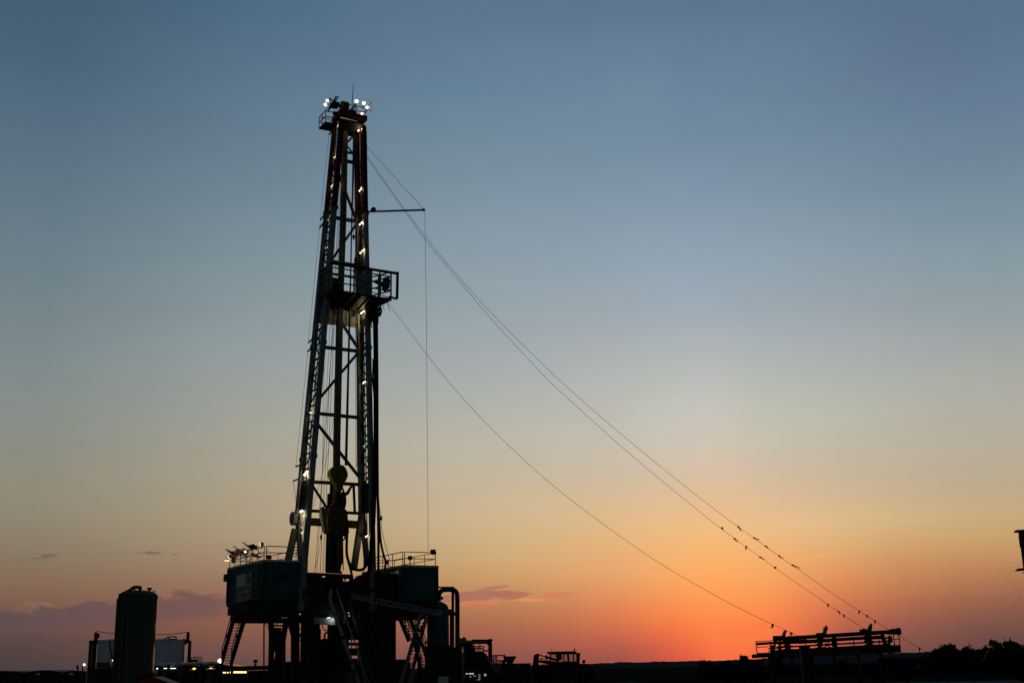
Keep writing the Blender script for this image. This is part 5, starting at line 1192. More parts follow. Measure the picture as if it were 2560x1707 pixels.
for k, (xa, xb, w) in enumerate(((395, 425, 1.0), (448, 470, .8), (488, 512, 1.0))):
    t = thing('mud_pump', ['dark pump unit under the shelter nearest the silo', 'dark pump unit in the middle of the shelter', 'dark pump unit under the shelter nearest the stairs'][k], 'pump', V((PY((xa + xb) / 2, 1690, Yc + 3).x, Yc + 3, 0)), 'pumps under the shelter')
    m = MB(); pxbox(m, xa, 1682, xb, 1700, Yc + 3, 2, 0); m.build('casing', 'dark_steel', t)
    m = MB(); m.lathe(PY((xa + xb) / 2, 1684, Yc + 2.8), [(.1, 0), (.5, 0), (.5, .2), (.1, .2)], 18, EY); m.build('pulley', 'dark_steel', t)
def under_tube(xa, xb, y_, Y, label, mat, group, h_=.07):
    p, q = PY(xa, y_, Y), PY(xb, y_, Y); t = thing('tube_lamp', label, 'light', p, group)
    MB().tube([p, q], h_, 8).build('tube', mat, t); MB().beam(p + UP * .12, q + UP * .12, .2, .06).build('fixture', 'dark_steel', t)
GU = 'tube lamps under the shelter'
under_tube(409.5, 439.5, 1668, Yc + 2, 'long pale yellow tube lamp under the shelter roof beside the silo', 'tube_white', GU)
under_tube(391.5, 394.5, 1669.3, Yc + 3, 'short pale lamp under the shelter roof next to the silo wall', 'tube_white', GU)
under_tube(482.5, 489, 1670.5, Yc + 5, 'short lamp under the shelter, lowest of the cluster in the middle', 'tube_yellow', GU, .06)
under_tube(493, 499.5, 1668.2, Yc + 4, 'short lamp under the shelter, highest of the cluster in the middle', 'tube_yellow', GU, .07)
under_tube(502.5, 508.5, 1669, Yc + 5, 'short pale lamp under the shelter, last of the cluster in the middle', 'tube_white', GU, .06)
under_tube(523.5, 531, 1668, Yc + 4, 'short lamp under the shelter roof near its stairs end', 'tube_yellow', GU, .06)
# dark flat-roofed pump house continuing behind the stairs
ph = thing('pump_house', 'dark flat roofed shed behind the left stairs, yellow tube lamp under its eave', 'shed', V((PY(600, 1690, 80).x, 80, 0)))
m = MB(); pxbox(m, 541, 1664, 676, 1676, 80, 6); m.build('roof', 'dark_steel', ph)
m = MB(); pxbox(m, 543, 1676, 674, 1700, 84.5, .2, 0); m.build('back_wall', 'dark_steel', ph)
for x_ in (548, 580, 622, 665): p = PY(x_, 1676, 80.3); MB().beam(V((p.x, 80.3, 0)), p, .14).build('post', 'dark_steel', ph)
m = MB(); pxbox(m, 630, 1663, 677, 1665.5, 79.9, 6.2); m.build('roof_edge', 'galvanised', ph)
under_tube(584, 616, 1679.3, 81.5, 'long bright yellow tube lamp under the shed eave behind the stairs', 'tube_yellow', 'tube lamps under the shed', .055)
under_tube(575.5, 580, 1679.6, 82, 'short yellow lamp left of the long bright yellow tube under the shed', 'tube_yellow', 'tube lamps under the shed', .06)
under_tube(557.5, 564, 1680.3, 83, 'faint short yellow lamp furthest left under the shed eave', 'tube_yellow', 'tube lamps under the shed', .04)
under_tube(567.5, 571, 1680.5, 83, 'tiny yellow lamp second from the left under the shed eave', 'tube_yellow', 'tube lamps under the shed', .035)
# pole lamps
def pole_lamp(px, py, Y, r, aim, lit, label, base_dx=-1.5):
    p = PY(px, py, Y); t = thing('pole_light', label, 'lamp post', V((PY(px + base_dx, py, Y).x, Y, 0)), 'yard lights on poles')
    aim = V(aim).normalized()
    m = MB(); m.lathe(p - aim * r * 1.1, [(r * .3, 0), (r * .7, r * .3), (r * 1.1, r * 1.0), (r * 1.1, r * 1.15), (r, r * 1.15)], 16, aim); m.build('housing', 'dark_steel', t)
    m = MB(); m.lathe(p - aim * r * .02, [(r, 0), (r * .8, r * .2), (.01, r * .3)], 16, aim); m.build('lens', 'lamp_glow' if lit else 'glass_dark', t)
    m = MB(); b_ = V((PY(px + base_dx, py, Y).x, Y, 0)); m.beam(b_, V((b_.x, Y, p.z - r * .4)), .09); m.beam(V((b_.x, Y, p.z - r * .4)), p - aim * r * .6, .06); m.build('pole', 'dark_steel', t)
pole_lamp(210.5, 1660.5, 90, .10, -EY + EX * .7, True, 'lit round yard light on a pole left of the pale tanks', -3)
pole_lamp(195, 1666, 90, .13, EX + EY * .4, False, 'unlit dark yard light on a pole beside the lit one', 0)
pole_lamp(282.3, 1650.5, 80, .065, -EY + EX * .3, True, 'small lit yard light just left of the tall silo', -1)
pole_lamp(549.5, 1651.5, 78, .16, -EY - EX * .2, True, 'large bright round yard light at the foot of the left stairs', -2)
t = thing('box_lamp', 'small dark square lamp box on the shed roof right of the stairs', 'lamp', PY(638, 1664, 79.9))
m = MB(); pxbox(m, 633.5, 1648, 643, 1656.5, 79.9, .25); m.build('housing', 'dark_steel', t); m = MB(); m.beam(PY(638.5, 1657, 80), PY(638.5, 1664, 80), .1); m.build('post', 'dark_steel', t)
# dark ribbed container under the left tank and low sheds at the frame edge
def contn(xa, xb, yt, Y, depth, label, mat='container_paint', round_top=0.0, group=None, name='container'):
    a_, b_ = PY(xa, 1690, Y), PY(xb, 1690, Y); zt = PY((xa + xb) / 2, yt, Y).z
    t = thing(name, label, 'container', V(((a_.x + b_.x) / 2, Y, 0)), group)
    m = MB(); n_ = max(6, int((b_.x - a_.x) / .28)); vs_ = []; fs_ = []
    for i in range(n_ + 1):
        x_ = lerp(a_.x, b_.x, i / n_); o_ = .06 if (i // 2) % 2 else 0; vs_ += [V((x_, Y - o_, 0)), V((x_, Y - o_, zt))]
    for i in range(n_): fs_.append((2 * i, 2 * i + 2, 2 * i + 3, 2 * i + 1))
    m.add(vs_, fs_); m.hexa([V((a_.x, Y + .01, 0)), V((b_.x, Y + .01, 0)), V((b_.x, Y + depth, 0)), V((a_.x, Y + depth, 0)), V((a_.x, Y + .01, zt - .02)), V((b_.x, Y + .01, zt - .02)), V((b_.x, Y + depth, zt - .02)), V((a_.x, Y + depth, zt - .02))]); m.build('wall', mat, t)
    m = MB(); k = 14
    prof = [V((lerp(a_.x - .06, b_.x + .06, i / k), Y - .12, zt + round_top * math.sin(math.pi * i / k))) for i in range(k + 1)]
    m.prism([V((a_.x - .06, Y - .12, zt - .06))] + prof + [V((b_.x + .06, Y - .12, zt - .06))], EY * (depth + .2)); m.build('roof', mat, t)
    return t, a_, b_, zt
contn(219, 296, 1669.5, 76, 5, 'dark ribbed container left of the silo foot', 'dark_steel')
t = thing('pump_skid', 'dark low machinery on the ribbed container left of the silo', 'machine', PY(250, 1668, 76.5))
m = MB(); pxbox(m, 240, 1655, 262, 1669, 76.6, 1.6); pxbox(m, 264, 1660, 276, 1669, 76.6, 1.2); m.lathe(PY(268, 1662, 76.5), [(.05, 0), (.2, 0), (.2, .3), (.05, .3)], 12, EY); m.build('casing', 'tank_grey', t)
GC = 'low dark trailers at the frame edge'
t, a_, b_, zt = contn(62, 152, 1680, 100, 5, 'low dark trailer with a pale small plate, second from the frame edge', 'container_paint', .18, GC, 'trailer')
m = MB(); m.box(PY(95, 1684, 99.85), .35, .03, .16, EX, EY); m.build('plate', 'roof_sheet', t)
t, a_, b_, zt = contn(154, 216, 1679.5, 100, 5, 'low dark trailer with a pale small plate, closest to the yard lights', 'container_paint', .12, GC, 'trailer')
m = MB(); m.box(PY(178, 1683.5, 99.85), .35, .03, .16, EX, EY); m.build('plate', 'roof_sheet', t)
t, a_, b_, zt = contn(-60, 60, 1681, 100, 5, 'low dark trailer with a dull yellow sign, cut by the frame edge', 'container_paint', .16, GC, 'trailer')
m = MB(); m.box(PY(37, 1696, 99.85), .42, .03, .42, EX, EY); m.build('sign_plate', 'dull_yellow', t)
# red rounded tank top in front of the silo
Yr = 58.0
t = thing('red_tank', 'red round-topped tank poking up at the lower frame edge before the silo', 'tank', V((PY(395, 1700, Yr).x, Yr, 0)))
xa, xb = PY(345, 1700, Yr).x, PY(462, 1700, Yr).x; zt = PY(375, 1691, Yr).z
m = MB(); pts = [V((xa, Yr, .35))] + [V((lerp(xa, xb, s), Yr, lerp(zt - .12, zt - .75, max(0, s - .25) / .75) + .12 * math.sin(min(1, s * 4) * math.pi / 2))) for s in [i / 12 for i in range(13)]] + [V((xb, Yr, .35))]
m.prism(pts, EY * 2.2); m.build('shell', 'red_paint', t)
m = MB(); 
for x_ in (xa + .5, xb - .5): m.lathe(V((x_, Yr - .05, .36)), [(.1, 0), (.36, 0), (.36, .25), (.1, .25)], 20, EY)
m.build('wheel', 'rubber', t)
m = MB(); p0 = pts[1]; 
for p, q in zip(pts[1:-1], pts[2:-1]): m.beam(p + UP * .03 - EY * .02, q + UP * .03 - EY * .02, .06, .06)
m.build('rim', 'dark_steel', t)
t = thing('dark_hatch', 'dark ledge box at the silo foot above the red tank', 'box', PY(370, 1690, 63.5)); m = MB(); pxbox(m, 340, 1683, 384, 1700, 63.6, .8, 0); m.build('casing', 'dark_steel', t)

# ================================================================== MUD TANKS RIGHT OF THE RIG
Ym = 86.0
mt = thing('shale_shaker_unit', 'dark mud processing unit with a flat canopy and railings right of the vessel', 'mud unit', V((PY(1170, 1700, Ym).x, Ym, 0)))
m = MB(); pxbox(m, 1062, 1618, 1156, 1720, 80, 4, 0); pxbox(m, 1150, 1660, 1240, 1720, Ym, 5, 0)
m.prism([PY(x_, y_, Ym) for x_, y_ in [(1146, 1665), (1146, 1607), (1181, 1607), (1186, 1620), (1188, 1627), (1206, 1627), (1213, 1633), (1219, 1640), (1229, 1638), (1229, 1665)]], EY * 3); m.build('body', 'dark_steel', mt)
m = MB(); m.hexa([PY(1146, 1607, Ym), PY(1228, 1606, Ym), PY(1228, 1606, Ym) + EY * 4, PY(1146, 1607, Ym) + EY * 4, PY(1146, 1600, Ym), PY(1229, 1599, Ym), PY(1229, 1599, Ym) + EY * 4, PY(1146, 1600, Ym) + EY * 4]); m.build('canopy', 'grey_steel', mt)
m = MB(); m.beam(PY(1180, 1598.8, Ym), PY(1232.5, 1599.3, Ym), .2, .08); m.beam(PY(1225.5, 1596, Ym), PY(1225.5, 1655, Ym), .2); m.beam(PY(1219, 1608, Ym), PY(1225, 1616, Ym), .12); m.beam(PY(1206, 1626, Ym), PY(1225, 1625.5, Ym), .12, .1)
m.ball(PY(1160, 1597.5, Ym + 1), .17, 10); m.ball(PY(1150, 1598, Ym + 1), .12, 8); m.beam(PY(1199, 1608, Ym), PY(1203, 1626, Ym), .06); m.build('canopy_frame', 'dark_steel', mt)
m = MB()
for x_ in (1187, 1193, 1198, 1208.5): m.beam(PY(x_, 1626, Ym), PY(x_, 1614.5, Ym), .06)
for y_ in (1614.5, 1620): m.beam(PY(1184, y_, Ym), PY(1209, y_, Ym), .06)
m.build('railing', 'dark_steel', mt); m = MB()
for x_ in (1230, 1234, 1238, 1242): m.beam(PY(x_, 1662, Ym), PY(x_, 1637.5, Ym), .06)
m.beam(PY(1229, 1637.5, Ym), PY(1243, 1637, Ym), .06); m.beam(PY(1243, 1638, Ym), PY(1262, 1636.5, Ym), .08); m.beam(PY(1261.5, 1637, Ym), PY(1261.5, 1661, Ym), .09)
for x_ in (1243, 1247, 1251, 1255, 1259): m.beam(PY(x_, 1660, Ym), PY(x_, 1650, Ym), .05)
m.beam(PY(1243, 1650, Ym), PY(1262, 1649.5, Ym), .06); m.beam(PY(1244, 1660, Ym), PY(1252, 1651, Ym), .05); m.build('railing', 'dark_steel', mt)
m = MB(); m.beam(PY(1219, 1641, Ym - .2), PY(1242, 1682, Ym - .2), .12, .2); m.beam(PY(1226, 1640, Ym - .2), PY(1250, 1682, Ym - .2), .06); m.beam(PY(1246, 1659, Ym - .2), PY(1251, 1672, Ym - .2), .12); m.build('ladder', 'grey_steel', mt)
m = MB(); m.hexa([PY(1255, 1660, Ym), PY(1263, 1660, Ym), PY(1263, 1660, Ym) + EY, PY(1255, 1660, Ym) + EY, PY(1256, 1650, Ym), PY(1262, 1651, Ym), PY(1262, 1651, Ym) + EY, PY(1256, 1650, Ym) + EY]); m.build('motor', 'dark_steel', mt)
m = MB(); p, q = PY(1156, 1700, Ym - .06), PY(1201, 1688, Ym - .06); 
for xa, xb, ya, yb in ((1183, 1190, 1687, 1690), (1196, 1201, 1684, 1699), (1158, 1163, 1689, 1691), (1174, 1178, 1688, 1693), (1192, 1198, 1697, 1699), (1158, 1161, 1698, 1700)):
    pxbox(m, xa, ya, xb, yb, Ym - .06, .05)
m.build('glow_plate', 'plate_glow', mt)  # faint emission on these plates stands in for lamplight falling on them
for k, (xa, xb, l_) in enumerate(((1156.5, 1162, 'short white tube lamp low on the mud unit, first from the vessel'), (1165, 1169.5, 'short white tube lamp low on the mud unit, second from the vessel'), (1172, 1184.5, 'longest white tube lamp low on the mud unit, furthest from the vessel'))):
    under_tube(xa, xb, 1683, Ym - .3, l_, 'tube_cool', 'tube lamps on the mud unit', .035)
p = PY(1213, 1686, Ym - .3); t = thing('bulkhead_lamp', 'dull warm round lamp low on the mud unit beside the tube lamps', 'light', p, 'lamps on the mud unit'); MB().ball(p, .09, 8).build('bulb', 'dim_glow', t); MB().box(p + EY * .12, .2, .1, .2, EX, EY).build('fixture', 'dark_steel', t)
mk = thing('mud_tank', 'long low dark steel tank under the hopper, small white marks on its side', 'tank', V((PY(1285, 1700, Ym + 2).x, Ym + 2, 0)))
m = MB(); pxbox(m, 1238, 1660, 1326.5, 1720, Ym + 2, 3, 0); m.build('body', 'dark_steel', mk); m = MB(); a_, b_ = PY(1238, 1659.5, Ym + 1.9), PY(1327, 1658.5, Ym + 1.9); m.beam(a_, b_, .2, .1); m.build('rim', 'dark_steel', mk)
m = MB()
for k, x_ in enumerate((1294, 1296.6, 1300.5)):
    m.box(PY(x_, 1665.6, Ym + 1.95), .05, .02, .09, EX, EY)
    m.box(PY(x_ + .8, 1665.2 if k != 1 else 1666.2, Ym + 1.95), .05, .02, .03, EX, EY)
m.build('lettering', 'roof_sheet', mk)
hp = thing('hopper', 'dark funnel shaped hopper standing on the low tank', 'hopper', PY(1273, 1660, Ym + 2.6))
m = MB(); c = PY(1274.5, 1660, Ym + 3.2); zz = PY(1274.5, 1639.5, Ym + 3.2).z - c.z; rt = (PY(1291.5, 1640, Ym + 3.2).x - PY(1257.5, 1640, Ym + 3.2).x) / 2
def sq(h, r): return [c + UP * h + V((sx * r, sy * r, 0)) for sx, sy in ((-1, -1), (1, -1), (1, 1), (-1, 1))]
m.hexa(sq(.0, .17) + sq(zz - .05, rt * .96)); m.hexa(sq(zz - .05, rt * 1.04) + sq(zz, rt * 1.04)); m.hexa(sq(-.05, .26) + sq(.05, .26)); m.build('cone', 'dark_steel', hp)
# ------------------------------------------------------------ wheel loader
Yl = 112.0
wl = thing('wheel_loader', 'dull orange wheel loader, bucket half raised, parked right of the mud tanks', 'loader', V((PY(1420, 1690, Yl).x, Yl, 0)))
def ppl(m, pts, Y, dep_): m.prism([PY(x_, y_, Y) for x_, y_ in pts][::-1], EY * dep_); return m
S = Yl / F
m = MB(); ppl(m, [(1329.5, 1667), (1333, 1655), (1335, 1636.5), (1341, 1633), (1347.5, 1632.5), (1348.5, 1636), (1347, 1646), (1347, 1664), (1346, 1674), (1336, 1676), (1328, 1673)], Yl - .2, 2.7); m.build('bucket', 'dark_steel', wl)
m = MB()
for oy in (.55, 1.5):
    ppl(m, [(1346, 1651), (1352, 1648.5), (1373, 1650), (1400, 1655), (1400, 1665), (1373, 1660), (1347, 1655)], Yl + oy, .18)
m.build('lift_arm', 'dark_steel', wl)
m = MB(); y_c = Yl + 1.05; m.beam(PY(1348, 1636, y_c), PY(1364, 1641, y_c), .1); m.beam(PY(1364, 1641, y_c), PY(1392, 1649.5, y_c), .2); m.beam(PY(1366.5, 1637, y_c), PY(1365.5, 1648, y_c), .16); m.tube(curve([PY(x_, y_, y_c) for x_, y_ in [(1348, 1647), (1353, 1645.5), (1358, 1646)]]), .06, 6); m.beam(PY(1370, 1652, y_c), PY(1400, 1668, y_c), .2); m.build('tilt_cylinder', 'dark_steel', wl)
m = MB()
ppl(m, [(1373, 1655), (1390, 1654), (1405, 1653), (1440, 1652), (1449, 1656), (1449, 1700), (1370, 1700), (1370, 1662)], Yl + .45, 1.5)
m.build('front_frame', 'dark_steel', wl)
m = MB(); ppl(m, [(1447, 1658.5), (1466, 1659.5), (1480, 1660.5), (1496, 1661.5), (1498, 1675), (1502, 1699), (1447, 1700)], Yl + .3, 1.8); m.build('engine_hood', 'loader_paint', wl)
m = MB(); ppl(m, [(1470, 1673), (1487, 1673), (1489, 1692), (1472, 1692)], Yl + .27, .05); m.build('grille', 'dark_steel', wl)
m = MB(); ppl(m, [(1330, 1680), (1345, 1676), (1372, 1670), (1372, 1702), (1335, 1702)], Yl + .4, 1.7); m.build('front_fender', 'loader_paint', wl)
m = MB(); ppl(m, [(1368, 1628), (1437, 1626.5), (1442, 1629.5), (1444, 1632), (1437, 1632.5), (1372, 1633.5), (1368, 1632)], Yl + .4, 1.6); m.build('cab_roof', 'dark_steel', wl)
m = MB()
for oy in (.48, 1.86):
    m = MB()
    for (xa, ya, xb, yb, w) in [(1375.5, 1633, 1376, 1657, 3.6), (1392, 1633, 1395, 1657, 5.5), (1409.5, 1633, 1409.5, 1657, 3.0), (1420, 1633, 1421.5, 1657, 5), (1434, 1633, 1433.5, 1657, 3.0), (1443, 1632, 1443, 1658, 4.2)]:
        m.beam(PY(xa, ya, Yl + oy), PY(xb, yb, Yl + oy), w * S, .1, up=EY)
    m.beam(PY(1374, 1634, Yl + oy), PY(1443, 1633, Yl + oy), .1); m.build('cab_post', 'dark_steel', wl)
m = MB(); ppl(m, [(1396, 1633), (1404, 1633), (1406, 1645), (1400, 1650), (1396, 1650)], Yl + 1.0, .6); ppl(m, [(1413, 1652), (1422, 1651), (1422, 1657), (1412, 1657)], Yl + 1.0, .6); m.build('operator_seat', 'dark_steel', wl)
m = MB(); m.hexa([PY(1376, 1655, Yl + .52), PY(1444, 1655, Yl + .52), PY(1444, 1655, Yl + .54), PY(1376, 1655, Yl + .54), PY(1376, 1633, Yl + .52), PY(1444, 1633, Yl + .52), PY(1444, 1633, Yl + .54), PY(1376, 1633, Yl + .54)]); m.build('cab_glass', 'cab_glass', wl)
m = MB(); m.tube([PY(1446, 1660, Yl + .7), PY(1447, 1640, Yl + .7), PY(1448.5, 1631, Yl + .7)], .11, 10); m.build('exhaust_pipe', 'dark_steel', wl)
m = MB(); p = PY(1459.7, 1660, Yl + 1.1); h_ = PY(1459.7, 1650, Yl + 1.1).z - p.z; m.lathe(p - UP * .05, [(.07, 0), (.07, h_ * .55), (.15, h_ * .62), (.16, h_ + .03), (.1, h_ + .1), (.02, h_ + .1)], 14); m.build('air_cleaner', 'dark_steel', wl)
m = MB(); m.lathe(PY(1436.5, 1626.5, Yl + 1), [(.1, 0), (.09, .03), (.04, .05), (.04, .1), (.08, .14), (.06, .22), (.01, .24)], 10); m.beam(PY(1379, 1627.5, Yl + 1), PY(1378.5, 1620, Yl + 1), .02); m.build('beacon', 'dark_steel', wl)
for xw in (1361, 1459):
    c = PY(xw, 1694.0, Yl + .05); rw = .82; c.z = rw
    m = MB(); m.lathe(c, [(rw * .5, 0), (rw * .9, 0), (rw, .08), (rw, .5), (rw * .9, .58), (rw * .5, .58)], 28, EY)
    for k in range(22): a_ = 2 * math.pi * k / 22; m.box(c + EX * math.cos(a_) * rw + UP * math.sin(a_) * rw + EY * .29, .07, .56, .1, EX * math.cos(a_) + UP * math.sin(a_), EY, -EX * math.sin(a_) + UP * math.cos(a_))
    w_ = m.build('wheel', 'rubber', wl)
    m = MB(); m.lathe(c - EY * .01, [(.05, .0), (rw * .2, .03), (rw * .5, .1), (rw * .5, .4)], 20, EY); m.build('rim', 'loader_paint', w_)
    m = MB(); m.lathe(c + EY * 1.7, [(rw * .5, 0), (rw * .9, 0), (rw, .08), (rw, .5), (rw * .9, .58), (rw * .5, .58)], 28, EY); w2 = m.build('wheel', 'rubber', wl)
m = MB(); pxbox(m, 1448, 1666, 1456, 1669.5, Yl + .27, .04); m.build('plate', 'roof_sheet', wl)

# ================================================================== PIPE RACK
Yp = 70.0
pk = thing('pipe_rack', 'raised steel pipe catwalk with railings, slightly tilted, below the guy wires', 'pipe rack', V((PY(2080, 1690, Yp).x, Yp, 0)))
RDp = 1.5
def zoom5(x_, y_): return (1860 + x_ / 5.6, 1540 + y_ / 5.6)
def Z5(x_, y_, o=0.0): return PY(*zoom5(x_, y_), Yp + o)
m = MB(); p, q = Z5(180, 555), Z5(2190, 455); m.beam(p, q, .12, .18); m.beam(p + UP * .14, Z5(2190, 430), .1, .06); m.beam(Z5(400, 535), Z5(2190, 450), .1, .42); m.beam(p + EY * RDp, q + EY * RDp, .12, .22); m.build('deck_beam', 'dark_steel', pk)
m = MB(); m.hexa([p + UP * .02, q + UP * .02, q + EY * RDp + UP * .02, p + EY * RDp + UP * .02, p + UP * .07, q + UP * .07, q + EY * RDp + UP * .07, p + EY * RDp + UP * .07]); m.build('deck', 'dark_steel', pk)
def posts(m, L_):
    for (xa, ya, xb, yb) in L_: m.beam(Z5(xa, ya), Z5(xb, yb), .045, up=EY)
    return m
m = posts(MB(), [(165, 350, 185, 545), (365, 345, 378, 540)]); m.beam(Z5(165, 352), Z5(410, 340), .045); m.beam(Z5(175, 432), Z5(400, 420), .04); m.build('railing', 'dark_steel', pk)
m = posts(MB(), [(2090, 255, 2112, 425), (2165, 255, 2190, 440), (2035, 240, 2040, 300)]); m.beam(Z5(2030, 322), Z5(2180, 318), .04); m.beam(Z5(1990, 245), Z5(2170, 240), .05); m.build('railing', 'dark_steel', pk)
for q_ in [(860, 330, 868, 420), (1530, 285, 1545, 440), (1185, 310, 1200, 470), (1890, 330, 1900, 430)]: posts(MB(), [q_]).build('stanchion', 'dark_steel', pk)
def hoist(xa, k):
    m = MB()
    for pts in k: m.prism([Z5(*p_, -.2) for p_ in pts][::-1], EY * .5)
    return m
hoist(0, [[(455, 270), (530, 268), (540, 285), (510, 300), (505, 330), (470, 330), (470, 295)], [(545, 285), (575, 205), (592, 190), (597, 205), (605, 215), (590, 225), (578, 290), (560, 310)]]).build('stacker', 'dark_steel', pk)
hoist(0, [[(1022, 232), (1105, 226), (1112, 245), (1080, 255), (1070, 290), (1045, 290), (1045, 250)], [(1120, 255), (1140, 175), (1130, 160), (1158, 150), (1165, 125), (1168, 155), (1182, 180), (1165, 190), (1152, 260), (1135, 290)]]).build('stacker', 'dark_steel', pk)
hoist(0, [[(1640, 185), (1690, 168), (1740, 190), (1780, 195), (1800, 230), (1700, 240), (1660, 215)], [(1750, 215), (1770, 130), (1785, 125), (1792, 98), (1797, 130), (1790, 200), (1800, 240), (1760, 250)]]).build('stacker', 'dark_steel', pk)
for (xa, ya, xb, yb, w) in [(400, 400, 405, 540, .25), (590, 300, 620, 490, .3), (1045, 280, 1065, 470, .2), (1100, 260, 1080, 380, .14), (1255, 240, 1285, 470, .2), (1240, 330, 1245, 420, .09), (1745, 230, 1755, 430, .28), (1690, 270, 1715, 380, .1), (1925, 215, 1985, 420, .16), (1960, 300, 1965, 420, .12), (440, 350, 415, 500, .09), (500, 330, 505, 490, .1)]:
    m = MB(); m.beam(Z5(xa, ya, .2), Z5(xb, yb, .2), w, .2, up=EY)
    if w >= .2:
        for s_ in (.35, .6, .85): c_ = Z5(xa, ya, .2).lerp(Z5(xb, yb, .2), s_); m.beam(c_ - EX * w, c_ + EX * w, .07)
    m.build('upright', 'dark_steel', pk)
for (xt, yt, xb) in [(395, 545, 395), (680, 555, 683), (970, 540, 975), (1275, 525, 1280), (1615, 510, 1618), (1925, 490, 1930)]:
    p = Z5(xt, yt); m = MB(); m.beam(V((p.x, Yp + .3, 0)), V((p.x, Yp + .3, p.z)), .26 if xt < 420 else .11); m.prism([p + EX * .17 + EY * .25, p - EX * .17 + EY * .25, p - EX * .06 - UP * .26 + EY * .25, p + EX * .06 - UP * .26 + EY * .25], EY * .1)
    m.beam(V((p.x, Yp + .3, 0)), V((p.x, Yp + .3, .06)), .5); m.build('leg', 'dark_steel', pk)
# the pipes lying in it
GP = 'steel pipes lying in the raised rack'
def pipe(xa, ya, xb, yb, r, o, label, ends=()):
    p, q = Z5(xa, ya, o), Z5(xb, yb, o); t = thing('steel_pipe', label, 'pipe', p, GP)
    MB().tube([p, q], r, 14).build('tube', 'dark_steel', t)
    for (s, rr, ln) in ends:
        c = p.lerp(q, s); d = (q - p).normalized(); MB().tube([c - d * ln / 2, c - d * ln * .4, c + d * ln * .4, c + d * ln / 2], [rr * .7, rr, rr, rr * .7], 14).build('coupling', 'dark_steel', t)
pipe(430, 318, 2175, 208, .115, -.15, 'thick topmost pipe of the raised rack with a bulky end', [(.003, .19, .22), (.965, .17, .55), (.995, .2, .22)])
pipe(190, 385, 1930, 282, .075, .15, 'second pipe from the top of the rack, sticking out at the low end', [(.0, .09, .08), (.3, .1, 1.6)])
pipe(470, 385, 1925, 295, .06, .6, 'third pipe from the top of the raised rack', [(.35, .08, 2.0)])
pipe(440, 365, 2060, 300, .05, .9, 'pipe of the rack ending in the upper round coupling', [(.99, .11, .22)])
pipe(450, 435, 2060, 345, .05, .45, 'pipe of the rack ending in the middle round couplings', [(.99, .1, .25), (.44, .09, .2), (.83, .09, .2), (.03, .09, .25)])
pipe(455, 480, 2050, 395, .05, .75, 'lowest pipe in the raised rack with a round coupling at its end', [(.98, .11, .25), (.42, .09, .2), (.03, .09, .25)])
# big square post in front of the rack
pst = thing('square_post', 'thick dark square steel post standing in front of the pipe rack', 'post', V((PY(2016, 1690, 62).x, 62, 0)))
m = MB(); xa, xb = PY(2004, 1640, 62).x, PY(2026.5, 1640, 62).x; zt = PY(2015, 1614.5, 62).z
m.hexa([V((xa + .02, 62, 0)), V((xb + .02, 62, 0)), V((xb + .02, 62.45, 0)), V((xa + .02, 62.45, 0)), V((xa, 62, zt)), V((xb, 62, zt)), V((xb, 62.45, zt)), V((xa, 62.45, zt))]); m.build('shaft', 'red_dark', pst)
m = MB(); m.hexa([V((xa - .03, 61.97, zt - .05)), V((xb + .03, 61.97, zt - .05)), V((xb + .03, 62.48, zt - .05)), V((xa - .03, 62.48, zt - .05)), V((xa - .03, 61.97, zt + .02)), V((xb + .03, 61.97, zt + .02)), V((xb + .03, 62.48, zt + .02)), V((xa - .03, 62.48, zt + .02))]); m.beam(PY(2027, 1634, 62.1), PY(2031, 1643, 62.1), .07); m.build('cap', 'dark_steel', pst)
# lift frame cut by the edge of the photograph
Yf = 34.0
lf = thing('lift_frame', 'dark steel frame with two cross plates, cut by the right edge of the photo', 'frame', V((PY(2572, 1690, Yf).x, Yf, 0)))
lf['label'] = 'dark steel frame with two cross plates high above the bushes, cut by the frame edge'
m = MB(); ppl(m, [(2537, 1330), (2541, 1324), (2610, 1319), (2610, 1327), (2548, 1330.5)], Yf, .1); m.build('top_plate', 'dark_steel', lf)
m = MB(); ppl(m, [(2539.5, 1427), (2546.5, 1420), (2612, 1416), (2612, 1422), (2560, 1425.5)], Yf, .1); m.beam(PY(2557, 1431, Yf), PY(2600, 1429, Yf), .03); m.build('bottom_plate', 'dark_steel', lf)
m = MB(); m.prism([PY(x_, y_, Yf + .1) for x_, y_ in [(2549, 1331), (2550, 1338), (2552, 1345), (2559, 1400), (2562, 1424), (2600, 1422), (2600, 1328)]], EY * .1); m.build('side_plate', 'dark_steel', lf)
m = MB(); m.beam(V((PY(2590, 1500, Yf).x + .25, Yf + .25, 0)), V((PY(2590, 1500, Yf).x + .25, Yf + .25, PY(2590, 1425, Yf).z)), .3); m.build('post', 'dark_steel', lf)
m = MB(); m.tube(curve([PY(2547, 1340, Yf), PY(2549, 1355, Yf), PY(2551, 1368, Yf)]), .012, 5); m.build('strap', 'rubber', lf)
P0, P1 = PY(2556, 1470, Yf + 1), None
cable('stay_wire', [PY(2580, 1440, 45), PZ(2424, 1704, 0.0)], .0035, 'faint thin wire slanting down at the frame edge', 'cable')

